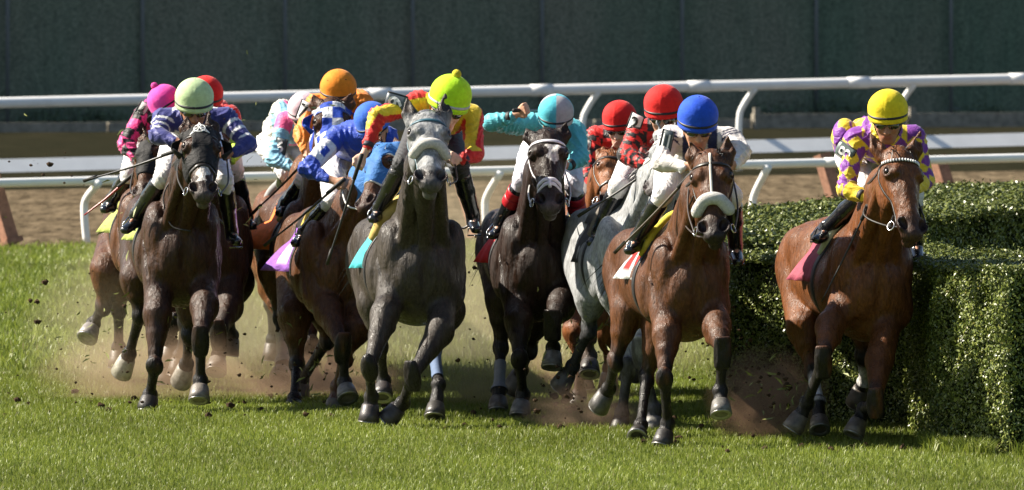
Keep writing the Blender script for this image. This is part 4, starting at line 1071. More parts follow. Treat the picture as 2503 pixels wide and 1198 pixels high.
def hedge(poly, h, label, dens, size, seed, extra=None, dens_top=None):
    """poly: plan outline, counter-clockwise seen from above"""
    hz = [float(p[2]) if len(p) > 2 and p[2] > .5 else h for p in poly]; poly = [np.array((p[0], p[1], 0.)) for p in poly]; c = sum(poly)/len(poly); root = thing('hedge', c, label, 'hedge', 'clipped evergreen hedges')
    n = len(poly); rg = np.random.default_rng(seed); ins = []
    for i in range(n):
        d0 = nrm(poly[i]-poly[i-1]); d1 = nrm(poly[(i+1) % n]-poly[i]); nv = nrm(np.array((-(d0+d1)[1], (d0+d1)[0], 0))); ins.append(poly[i]+nv*.05)
    m = MB(); m.add([p for p in ins]+[p+(0, 0, z_-.04) for p, z_ in zip(ins, hz)], [tuple(range(n, 2*n))]+[(i, (i+1) % n, (i+1) % n+n, i+n) for i in range(n)]); m.build('branches', HCORE, root, smooth=False)
    quads = [(poly[i], poly[(i+1) % n], poly[(i+1) % n]+(0, 0, hz[(i+1) % n]), poly[i]+(0, 0, hz[i])) for i in range(n)]
    V, Fc, C = leaves_on(rg, quads, dens, size, ((.060, .092, .016), (.215, .245, .052)))
    # top: triangulated fan through quads
    tops = [(poly[0]+(0, 0, hz[0]), poly[i]+(0, 0, hz[i]), poly[i+1]+(0, 0, hz[i+1]), 0) for i in range(1, n-1)]
    VT = []; CT = []
    for (a, b, c2, _) in tops:
        ar = np.linalg.norm(np.cross(b-a, c2-a))/2; k = int(ar*(dens_top or dens)); r1 = np.sqrt(rg.uniform(0, 1, (k, 1))); r2 = rg.uniform(0, 1, (k, 1)); q = a*(1-r1)+b*r1*(1-r2)+c2*r1*r2
        q[:, 2] += rg.uniform(-.03, .02, k)+(rg.uniform(0, 1, k) > .97)*rg.uniform(0, .06, k)+.022*np.sin(q[:, 0]*7)*np.sin(q[:, 1]*5)+.012*np.sin(q[:, 0]*19+2)*np.sin(q[:, 1]*17); nv = np.array((0, 0, 1))+rg.normal(0, .6, (k, 3)); nv /= np.linalg.norm(nv, axis=1)[:, None]; t = np.cross(nv, rg.normal(0, 1, (k, 3))); t /= np.linalg.norm(t, axis=1)[:, None]; s2 = np.cross(nv, t)
        sz = size*1.1*rg.uniform(.6, 1.3, (k, 1)); VT.append(np.stack([q-t*sz, q+s2*sz*.5, q+t*sz, q-s2*sz*.5], 1).reshape(-1, 3)); g = rg.uniform(0, 1, (k, 1)); CT.append(np.repeat(np.array([(.065, .088, .013)])*(1-g)+np.array([(.165, .185, .036)])*g, 4, 0))
    V = np.concatenate([V]+VT); C = np.concatenate([C]+CT); Fc = np.arange(len(V), dtype=np.int32).reshape(-1, 4)
    link_mesh('foliage', V, Fc, node_mat('hedge_leaf', hedge_leaf), root, C, smooth=False); return root
HH = 1.24
def TP(px, py, z=HH):      # point of the horizontal plane z seen at that pixel
    D = (CAMZ-z)*F/py; return P(px, py, D)
A0, A1 = P(1780, 0, 64.2), TP(2462, 654); A0[2] = 1.15; Aa, Ab = TP(2222, 614), TP(2290, 641); A2 = A1+np.array((1.9, 1.0, 0)); A3 = TP(2503, 630)+np.array((1.6, .8, 0)); A4 = TP(2360, 620); A5 = TP(2300, 600); A6 = P(1775, 0, 65.2); A6[2] = 1.15
hedge([A0, Aa, Ab, A1, A2, A3, A4, A5, A6], HH, 'near clipped hedge with a long sunlit leafy side beside the bay horse at the right', 8500, .0125, 5, dens_top=6000)
B0, B1 = TP(1780, 584), TP(2250, 590); B1b = TP(2262, 530); B2 = TP(2358, 512); B3 = TP(2440, 508); B4 = TP(2452, 500); B5 = TP(2760, 480); B6 = TP(2760, 444); B7 = TP(2250, 455); B8 = TP(1935, 503); B9 = TP(1780, 513)
hedge([B0, B1, B1b, B2, B3, B4, B5, B6, B7, B8, B9], HH, 'far clipped hedge with a broad sunlit top and a dark shaded end face', 2600, .019, 6, dens_top=2400)
def hreg(rg, n):
    t = rg.uniform(0, 1, (n, 1)); s_ = rg.uniform(0, 1, (n, 1)) < .62; a_ = np.where(s_, Ab[None, :], A1[None, :]); b_ = np.where(s_, A1[None, :], A2[None, :]); q = a_+(b_-a_)*t
    q[:, :2] += rg.normal(0, .07, (n, 2))+np.array([[-.10, -.12]]); q[:, 2] = 0; return q[np.sin(q[:, 0]*9)+np.sin(q[:, 0]*23)+rg.uniform(-.6, 1.5, n) > .2]
blades('long_grass', 5200, 0, 'rough longer grass along the foot of the near hedge', .13, .0040, 9, hreg)
C0 = B3+np.array((.02, -.05, 0)); C1 = TP(2700, 480)
# shrubs at the fence foot
for i, (px, hh, wd, lab) in enumerate(((120, .42, 1.5, 'pale weeds at the fence foot near the left edge'), (235, .30, .9, 'low weeds at the fence foot left of the pink cap'), (1885, .30, 1.0, 'grey-green weeds along the fence foot behind the curved post'), (2010, .38, 1.2, 'grey-green weeds at the fence foot beside the yellow cap'), (2085, .3, .7, 'small clump of weeds directly behind the yellow cap'), (2400, .26, .8, 'small weeds at the fence foot near the right edge'))):
    k = (px-1251.5)/F; t = (k*fa[1]-fa[0])/(fd[0]-k*fd[1]); c = fa+fd*t+fn*.5; rg = np.random.default_rng(40+i); n = 900
    q = c+np.stack([rg.normal(0, wd/2.6, n), rg.normal(0, .12, n), np.abs(rg.normal(0, hh*.8, n))], 1); d = rg.normal(0, 1, (n, 3)); d /= np.linalg.norm(d, axis=1)[:, None]; e = np.cross(d, rg.normal(0, 1, (n, 3))); e /= np.linalg.norm(e, axis=1)[:, None]
    V = np.stack([q-d*.05, q+e*.02, q+d*.05, q-e*.02], 1).reshape(-1, 3); cc = np.repeat(rg.uniform(.6, 1.3, (n, 1))*np.array([[.10, .15, .085]]), 4, 0)
    o = link_mesh('weeds', V, np.arange(4*n, dtype=np.int32).reshape(-1, 4), node_mat('hedge_leaf', hedge_leaf), None, cc, smooth=False); tag(o, lab, 'plant', 'weeds at the foot of the fence')
# ---------------------------------------------------------------- specifications
RED = np.array((.62, .018, .015)); BLACK = np.array((.012, .012, .014)); YEL = np.array((.80, .58, .03)); PUR = np.array((.20, .035, .32)); WHT = np.array((.72, .72, .74))
NAVY = np.array((.035, .04, .20)); TEAL = np.array((.10, .50, .58)); BLUE = np.array((.02, .065, .42)); ORG = np.array((.78, .24, .02)); PNK = np.array((.80, .05, .25)); LBL = np.array((.22, .48, .62)); NEO = np.array((.55, .80, .05)); CREAM = np.array((.62, .58, .55))
def pick(m, a, b): return np.where(m[:, None], a, b)
def k_diamonds(T, A, sd, L, V):
    x = L[:, 0]/.105; y = (L[:, 1]+L[:, 2]*-.9)/.125; p = (np.floor(x+y)+np.floor(x-y)).astype(int) % 2 == 0
    c = pick(p, YEL, PUR); al = A/pi*2.0; q = T/.30; pa = (np.floor(q+al)+np.floor(q-al)).astype(int) % 2 == 0
    ca = pick(pa, YEL, PUR); ca = pick(T > 1.22, YEL, ca); return pick(T >= 0, ca, c)
def k_white_navy(T, A, sd, L, V):
    c = np.tile(CREAM*1.12, (len(V), 1)); c = pick((T < 0) & (np.abs(np.abs(L[:, 0])-.085) < .032), NAVY*.35, c); c = pick((T >= .02) & (T < .32) & (np.abs(((T*9) % 1)-.5) < .26), NAVY*.35, c); return pick((T > 1.86), WHT*1.1, c)
def k_redblack(n, w=.5, body=True):
    def fn(T, A, sd, L, V):
        jag = .06*np.sign(np.sin(A*2.5)); st = ((T*n+jag*n) % 1) < w; c = np.tile(RED, (len(V), 1)); c = pick((T >= .1) & st, BLACK, c)
        p = ((np.floor(L[:, 0]/.11)+np.floor(L[:, 1]/.12)+np.floor(L[:, 2]/.12)).astype(int) % 2 == 0) if body else L[:, 0] > 9; return pick((T < .1) & p, BLACK, c)
    return fn
def k_teal(T, A, sd, L, V):
    c = np.tile(TEAL, (len(V), 1)); return pick((T < 0) & (np.abs(L[:, 0]-.03) < .05) & (L[:, 1] > .1), np.array((.4, .42, .45)), c)
def k_redyellow(T, A, sd, L, V):
    c = pick((np.sin(L[:, 0]*24+L[:, 1]*9) > .0), YEL, RED); ca = pick(np.sin(A*2.0+T*2.2+.8) > .15, YEL, RED); ca = pick((T > 1.5), RED, ca); c = pick(T >= 0, ca, c); return c
def k_blue(T, A, sd, L, V):
    c = np.tile(BLUE, (len(V), 1)); c = pick((T > .30) & (T < .80) & (sd < 0), WHT, c); return pick((T > .44) & (T < .66) & (sd < 0) & (np.abs(np.sin(A*1.5)) < .55), BLUE, c)
def k_orange(T, A, sd, L, V): return np.tile(ORG, (len(V), 1))
def k_ltblue(T, A, sd, L, V):
    c = np.tile(LBL, (len(V), 1)); c = pick((T < .28) & (np.sin(L[:, 0]*30+L[:, 1]*20) > 0.2), PNK*.9+.05, c); return pick((T < 0) & (L[:, 1] > .25), np.array((.6, .6, .5)), c)
def k_navyhoops(T, A, sd, L, V):
    c = np.tile(NAVY, (len(V), 1)); w = (T > .12) & (T < 1.05) & (((T*3.6+.1) % 1) < .33); c = pick(w, WHT, c); c = pick((T < 0) & (((L[:, 1]*6.5+.3) % 1) < .4), WHT, c); return pick((T < 0) & (np.abs(L[:, 0]) < .05) & (L[:, 2] < .02), WHT, c)
def k_redneon(T, A, sd, L, V):
    c = np.tile(RED*.9, (len(V), 1)); c = pick((T > .45), NEO, c); return pick((T < 0) & (L[:, 2] < -.06), NEO, c)
def k_pinkblack(T, A, sd, L, V):
    p = (np.floor(T*3.2)+np.floor((A+pi)/1.6)).astype(int) % 2 == 0; c = pick(p, PNK, BLACK); b = (np.floor(L[:, 0]/.08)+np.floor(L[:, 1]/.09)).astype(int) % 2 == 0; return pick(T >= 0, c, pick(b, PNK, BLACK))

def star(a0, a1, w0, w1, cx=0., col=(.66, .63, .60), wob=.02):
    def fn(a, b, c, col0):
        t = np.clip((a-a0)/(a1-a0), 0, 1); wv = w0+(w1-w0)*t+wob*np.sin(a*40)
        m = (a > a0) & (a < a1) & (np.abs(b-cx-.02*np.sin(a*14)) < wv) & (c > 0); out = col0.copy(); out[m] = col; return out
    return fn
def gray_face(a, b, c, col0):
    m = np.clip((.86-a)/.1, 0, 1)*np.clip((a+.1)/.1, 0, 1)*(c > -.35); n = .75+.25*np.sin(a*31+b*13)*np.sin(b*37+2)+.1*np.sin(a*70); g = np.array((.36, .37, .38)); return col0*(1-m[:, None])+g*n[:, None]*m[:, None]
BAY = (.140, .048, .014); DBAY = (.044, .019, .010); DKB = (.024, .013, .009); BRN = (.080, .032, .014); GRY = (.048, .039, .032); LGRY = (.33, .34, .35); CHE = (.20, .070, .022); BB = (.090, .034, .013)
def F_(s, k, f, h, **q): return dict(t='f', s=s, k=k, f=f, h=h, **q)
def R_(s, k, f, h, **q): return dict(t='h', s=s, k=k, f=f, h=h, **q)
HORSES = [
 dict(id='H8', D=60.3, mat='bay8', chest=(2138, 690), yaw=12, pitch=.02, coat=BAY, wide=1.03, nosecol=(.06, .028, .018), poll=(2196, 383, -.42), muzzle=(2228, 588, -.80), fyaw=20, hw=.98,
   label='bright bay racehorse in a white beaded browband, the rightmost horse, alongside the hedge', ears=[(-1, 2131, 333, .06), (1, 2248, 329, .06)],
   legs=[F_(-1, (2012, 885, -.42), (1972, 985, -.12), (1948, 1030, -.10), e=(2028, 770, -.02), ax=(-.1, -.1, 0)), F_(1, (2140, 985, -.48), (2112, 1000, -.12), (2092, 1045, -.16), e=(2150, 850, -.05)),
         R_(-1, (1985, 905, 1.05), (2000, 985, .72), (2003, 1038, .62), c=(.6, .58, .56), pc=BLK, band=(.66, .66, .68), bandr=(.35, .95), e=(1965, 800, 1.15)), R_(1, (2108, 872, 1.25), (2112, 935, 1.45), (2100, 965, 1.5), c=(.6, .58, .56), pc=BLK, e=(2120, 800, 1.25))],
   browband='beads', noseband=False, cloth=(.28, .04, .075), pad=(.55, .60, .42), flare=0.13, cloth_a=1.75, tail=-1, hands=[(2215, 470, .0), (2235, 470, .0)], loop=[(2208, 556, -.80), (2160, 550, -.5), (2112, 525, -.25), (2128, 480, -.08)], feet=[(1998, 575, .62), (2243, 620, .62)], neck=1.0, arch=10),
 dict(id='H7', D=60.3, mat='bay7', chest=(1692, 690), yaw=11, coat=BB, wide=1.0, nosecol=(.022, .014, .012), poll=(1738, 392, -.40), muzzle=(1747, 592, -.80), fyaw=-4, hw=1.0,
   label='bay racehorse with a fluffy white noseband roll under the jockey in the royal blue cap', ears=[(-1, 1688, 352, .05), (1, 1779, 340, .05)],
   legs=[F_(-1, (1624, 925, -.18), (1632, 1036, -.02), (1622, 1072, -.05), e=(1630, 790, 0), hc=(.05, .045, .04)), F_(1, (1766, 862, -.42), (1760, 955, -.36), (1762, 998, -.42), e=(1752, 770, -.05), hc=(.20, .19, .17)),
         R_(-1, (1503, 885, 1.25), (1488, 950, 1.5), (1474, 975, 1.55), hc=(.14, .13, .12), e=(1535, 760, 1.25)), R_(1, (1580, 925, 1.2), (1566, 1040, .95), (1558, 1066, .85), e=(1612, 800, 1.15), hc=(.04, .035, .03))],
   browband=True, noseband=False, centerstrap=True, roll=((.74, .72, .68), .043, .69), cloth=(.62, .04, .03), clothfn=lambda a, y: ((.62, .62, .62) if (abs(a) > .93 or y > .93 or (abs(y-.45) < .07 and abs(a) > .62)) else (.55, .02, .018)), pad=(.62, .52, .05), flare=0.11, cloth_a=1.7, hands=[(1690, 402, -.05), (1785, 405, -.05)], loop=[(1695, 480, -.45), (1672, 540, -.1), (1700, 575, -.5), (1725, 580, -.78)], feet=[(1548, 598, .62), (1803, 630, .62)], rein=(.03, .018, .012), arch=8),
 dict(id='H6', D=62.8, mat='grey6', chest=(1560, 640), yaw=9, coat=LGRY, legcol=(.05, .05, .055), wide=1.0, nosecol=(.10, .09, .09), poll=(1632, 345, -.30), muzzle=(1598, 478, -.62), fyaw=-30, neck=.78, hair=(.10, .10, .11), hairname='grey', rough=.5,
   label='pale grey racehorse mostly hidden behind the bay with the fluffy noseband roll', ears=[(-1, 1606, 300, .06), (1, 1650, 305, .06)],
   legs=[F_(-1, (1535, 900, -.05), (1520, 1010, .0), (1516, 1040, -.02), e=(1545, 790, .1), hc=(.05, .04, .04)), F_(1, (1565, 860, -.3), (1600, 1000, -.25), (1597, 1040, -.28), e=(1585, 760, .0), hc=(.22, .21, .19)),
         R_(-1, (1440, 800, 1.0), (1400, 895, 1.35), (1381, 925, 1.4), hc=(.14, .12, .11), e=(1445, 720, .9)), R_(1, (1540, 820, 1.6), (1545, 880, 1.9), (1540, 910, 1.9))],
   cloth=(.03, .03, .035), pad=(.15, .13, .11), padr=12, flare=0.0605, maneside=-1, hands=[(1590, 405, -.05), (1640, 410, 0)], feet=[(1456, 585, .62)], vox=.011, bridle=(.62, .62, .62)),
 dict(id='H5', D=66.6, mat='chest5', chest=(1475, 630), yaw=4, coat=CHE, legcol=(.16, .06, .025), wide=.9, poll=(1495, 385, -.42), muzzle=(1488, 515, -.80), fyaw=8, hair=(.16, .07, .03), hairname='chestnut',
   label='chestnut racehorse half hidden between the black horse and the pale grey horse', ears=[(-1, 1475, 360, .05), (1, 1516, 362, .05)],
   legs=[F_(-1, (1420, 880, 0), (1416, 965, .1), (1412, 985, .1), e=(1410, 780, 0), c=(.07, .04, .03)), F_(1, (1438, 800, -.2), (1442, 870, -.1), (1441, 900, -.15), e=(1450, 740, 0), c=(.08, .06, .05), hc=(.07, .06, .06)),
         R_(-1, (1400, 800, 1.3), (1420, 900, 1.5), (1425, 930, 1.5), e=(1420, 720, 1.2)), R_(1, (1480, 820, 1.4), (1490, 900, 1.6), (1488, 930, 1.6))],
   cloth=(.30, .10, .05), pad=(.45, .36, .14), hands=[(1468, 480, -.05), (1510, 480, 0)], feet=[(1430, 560, .62)], vox=.011, bridle=(.03, .02, .015)),
 dict(id='H4', D=64.4, mat='black4', chest=(1322, 640), yaw=6, coat=DKB, wide=1.0, nosecol=(.03, .025, .025), lipcol=(.20, .16, .15), poll=(1338, 338, -.42), muzzle=(1345, 522, -.82), fyaw=2, hw=1.0,
   label='nearly black racehorse in a white bridle with a white star, jockey in turquoise', ears=[(-1, 1288, 318, .08), (1, 1383, 305, .05)], face=star(.20, .46, .085, .012, .06),
   legs=[F_(-1, (1270, 878, -.15), (1278, 965, -.02), (1273, 1000, -.06), e=(1268, 755, 0), hc=(.22, .20, .18)), F_(1, (1350, 795, -.40), (1352, 850, -.22), (1350, 880, -.25), e=(1372, 715, -.05), hc=(.22, .20, .19)),
         R_(-1, (1224, 850, 1.15), (1220, 955, .95), (1218, 990, .9), band=(.20, .20, .22), bandr=(.35, 1.0), e=(1228, 730, 1.15)), R_(1, (1295, 850, 1.3), (1275, 905, 1.5), (1262, 930, 1.55), e=(1310, 770, 1.2))],
   bridle=(.74, .73, .78), wideband=True, nosew=.026, nosepos=.66, figure8=True, cloth=(.55, .012, .012), pad=(.60, .47, .22), padr=10, flare=0.12, hands=[(1310, 400, 0), (1375, 400, -.0)], feet=[(1206, 565, .62), (1425, 580, .62)], rein=(.5, .5, .5)),
 dict(id='H3', D=63.1, mat='grey3', chest=(1034, 648), yaw=9, pitch=-.03, coat=GRY, legcol=(.020, .018, .017), wide=1.10, nosecol=(.07, .062, .06), lipcol=(.12, .12, .12), poll=(1046, 296, -.52), muzzle=(1052, 466, -1.02), fyaw=5, hw=1.02, face=gray_face, hair=(.05, .048, .047), hairname='darkgrey', rough=.38,
   label='dappled dark grey racehorse with a pale face and grey fleece noseband, number 9', ears=[(-1, 996, 247, .1), (1, 1088, 238, .08)],
   legs=[F_(-1, (903, 900, -.35), (908, 970, -.12), (904, 1008, -.12), e=(940, 740, -.02), hc=(.07, .06, .055)), F_(1, (1008, 920, -.38), (985, 985, -.12), (962, 1010, -.10), e=(1075, 780, 0), hc=(.07, .06, .05)),
         R_(-1, (930, 850, 1.2), (938, 930, 1.35), (936, 958, 1.3), e=(915, 740, 1.15), hc=(.07, .06, .05)), R_(1, (1060, 845, 1.05), (1072, 940, .65), (1064, 1005, .55), band=(.10, .15, .26), bandr=(.1, .85), e=(1095, 760, 1.1), hc=(.06, .055, .05))],
   bridle=(.03, .10, .14), noseband=False, rolltilt=.35, roll=((.40, .40, .41), .038, .56), cloth=(.04, .38, .42), pad=(.50, .36, .10), padr=16, flare=0.1, cloth_a=1.75, hands=[(1000, 395, 0), (1110, 390, -.0)], feet=[(915, 520, .62), (1160, 560, .62)], rein=(.03, .10, .14), arch=0),
 dict(id='H2c', D=65.8, mat='bay2', chest=(838, 650), yaw=8, coat=BB, wide=1.0, nosecol=(.05, .025, .018), poll=(945, 375, -.35), muzzle=(895, 520, -.72), fyaw=-38, hw=1.0,
   label='bay racehorse in a plain sky blue hood beneath the jockey in royal blue', ears=[(-1, 930, 340, .05), (1, 966, 340, .05)],
   hood=dict(range=(-.12, .60), col=(.045, .16, .42), rake=.2, depth=.5, eye=.10),
   legs=[F_(-1, (838, 850, -.35), (842, 935, -.28), (848, 962, -.34), e=(802, 730, 0), hc=(.24, .22, .20)), F_(1, (842, 870, -.1), (825, 945, .12), (818, 995, .1), e=(868, 780, 0), c=(.10, .04, .025), kc=(.09, .04, .025)),
         R_(-1, (726, 890, 1.05), (720, 975, .8), (717, 1000, .75), e=(720, 770, 1.1), hc=(.03, .03, .03)), R_(1, (800, 830, 1.25), (738, 930, 1.6), (734, 955, 1.6), e=(800, 760, 1.2))],
   cloth=(.25, .10, .42), clothfn=lambda a, y: ((.7, .7, .7) if (abs(a+.80) < .10 and abs(y-.45) < .2) else (.25, .10, .42)), clothrange=(185, 350), pad=(.60, .42, .08), padr=11, flare=0.22, cloth_a=1.85, hands=[(832, 448, -.1), (925, 430, -.1)], feet=[(730, 588, .62)], rein=(.7, .68, .62), bridle=(.62, .60, .56)),
 dict(id='H2b', D=68.6, mat='dark2', chest=(792, 604), yaw=9, coat=BRN, wide=1.0, nosecol=(.03, .02, .015), poll=(812, 262, -.40), muzzle=(815, 440, -.80), fyaw=2, hw=1.0,
   label='dark bay racehorse in a blue and white checkerboard hood with eye cups', ears=[(-1, 766, 235, .05), (1, 858, 232, .05)],
   hood=dict(range=(.03, .62), rake=.2, depth=.5, eye=.12, cups=(.02, .07, .40), fn=lambda a, b, c: pick((np.floor(a/.16+.3)+np.floor((b+.0)/.145)).astype(int) % 2 == 0, np.array((.70, .71, .74)), BLUE)),
   legs=[F_(-1, (760, 850, -.2), (770, 925, -.1), (768, 950, -.1), e=(745, 740, 0)), F_(1, (810, 830, -.2), (812, 900, -.1), (812, 930, -.1), e=(810, 740, 0)),
         R_(-1, (686, 775, 1.1), (692, 885, .9), (685, 918, .8), band=(.62, .50, .42), bandr=(.35, 1.05), e=(672, 660, 1.1), hc=(.30, .26, .22)), R_(1, (740, 800, 1.3), (750, 890, 1.5), (745, 915, 1.5))],
   cloth=(.80, .17, .02), clothrange=(185, 360), pad=(.03, .06, .22), flare=0.34, cloth_a=1.8, hands=[(755, 375, -.05), (860, 375, -.05)], feet=[(690, 512, .62)], bridle=(.03, .07, .3), noseband=False, vox=.011),
 dict(id='H2a', D=71.0, mat='bay0', chest=(720, 590), yaw=3, coat=BAY, wide=.95, poll=(782, 392, -.40), muzzle=(792, 530, -.80), fyaw=0,
   label='bay racehorse at the back of its group, only its lit rump showing behind number 7', ears=[],
   legs=[F_(-1, (700, 800, 0), (702, 880, .1), (700, 905, .1)), F_(1, (755, 800, 0), (757, 870, .1), (756, 895, .1)),
         R_(-1, (664, 740, 1.1), (668, 830, 1.2), (667, 858, 1.2), e=(652, 640, 1.1)), R_(1, (715, 760, 1.2), (716, 840, 1.4), (715, 865, 1.4))],
   cloth=(.05, .05, .06), pad=(.3, .3, .3), vox=.012),
 dict(id='H1', D=65.6, mat='dark1', chest=(447, 605), yaw=8, coat=DBAY, wide=.96, nosecol=(.05, .036, .030), lipcol=(.10, .085, .08), poll=(490, 328, -.42), muzzle=(497, 492, -.86), fyaw=6, hw=1.0, face=star(.50, .80, .06, .05, -.0),
   label='very dark bay racehorse in a black eye-cup hood with a white knot emblem', ears=[(-1, 457, 290, .06), (1, 512, 280, .05)],
   hood=dict(range=(-.02, .56), col=(.013, .013, .014), rake=.25, depth=.5, eye=.12, cups=(.012, .012, .013), emblem=1),
   legs=[F_(-1, (378, 895, -.15), (367, 965, .0), (363, 988, -.02), e=(385, 740, 0), hc=(.04, .035, .03)), F_(1, (490, 832, -.42), (490, 930, -.32), (488, 962, -.36), e=(500, 720, -.05), hc=(.26, .23, .20)),
         R_(-1, (342, 770, 1.15), (316, 865, 1.4), (306, 890, 1.45), e=(335, 680, 1.15), hc=(.50, .48, .38)), R_(1, (462, 820, 1.2), (456, 890, 1.45), (449, 912, 1.5), e=(470, 740, 1.2), hc=(.52, .48, .40))],
   cloth=(.34, .42, .08), pad=(.45, .45, .12), padr=9, flare=0.1, cloth_a=1.6, hands=[(440, 355, -.05), (553, 378, -.05)], loop=[(430, 420, 0), (400, 480, .0), (418, 550, -.05), (465, 565, -.1)], feet=[(315, 548, .62), (577, 590, .62)], hairname='black'),
 dict(id='H1b', D=68.6, mat='dark1b', chest=(512, 590), yaw=4, coat=DBAY, wide=1.0, nosecol=(.03, .02, .015), poll=(520, 330, -.42), muzzle=(522, 490, -.80), fyaw=0,
   label='dark bay racehorse directly behind the black-hooded horse, its shoulder showing on the right', ears=[(-1, 500, 300, .05), (1, 540, 300, .05)],
   legs=[F_(-1, (455, 800, -.1), (440, 870, .1), (436, 895, .1), e=(500, 720, 0)), F_(1, (534, 820, -.35), (534, 868, -.15), (530, 895, -.20), e=(560, 720, 0), hc=(.30, .24, .16)),
         R_(-1, (480, 800, 1.2), (485, 880, 1.4), (482, 905, 1.4)), R_(1, (560, 760, 1.3), (566, 820, 1.5), (562, 845, 1.5), e=(580, 690, 1.2))],
   cloth=(.05, .30, .13), pad=(.05, .25, .12), flare=0.0806, cloth_a=1.6, feet=[(612, 545, .62)], vox=.011),
 dict(id='H0', D=68.9, mat='bay00', chest=(386, 575), yaw=6, coat=BB, wide=.98, nosecol=(.05, .03, .02), poll=(372, 350, -.38), muzzle=(350, 490, -.72), fyaw=-25,
   label='bay racehorse with a dark hood and white-rimmed eyes, the leftmost horse of the field', ears=[(-1, 350, 318, .06), (1, 392, 322, .05)],
   hood=dict(range=(.06, .62), col=(.014, .014, .015), rake=.2, depth=.5, eye=.11),
   legs=[F_(-1, (405, 800, 0), (402, 890, .2), (404, 915, .2), e=(360, 720, 0)), F_(1, (425, 790, -.1), (418, 840, .1), (415, 862, .1), e=(400, 700, 0)),
         R_(-1, (252, 748, 1.2), (228, 792, 1.3), (218, 815, 1.25), e=(262, 660, 1.15), hc=(.42, .38, .36)), R_(1, (290, 755, 1.3), (290, 850, 1.5), (290, 875, 1.5), e=(295, 680, 1.2))],
   cloth=(.33, .38, .08), pad=(.48, .42, .12), padr=10, flare=0.14, cloth_a=1.7, hands=[(330, 400, 0), (380, 400, 0)], feet=[(262, 505, .62)], vox=.011),
]
Wd = (.74, .73, .74)
def J(id, D, helm, cap, label, silk, sh, el, wr, ha, pel, kn, an, to, **k):
    d = dict(id=id, D=D, helm=helm, cap=cap, label=label, silk=silk, sh=sh, el=el, wr=wr, ha=ha, pel=pel, kn=kn, an=an, to=to); d.update(k); return d
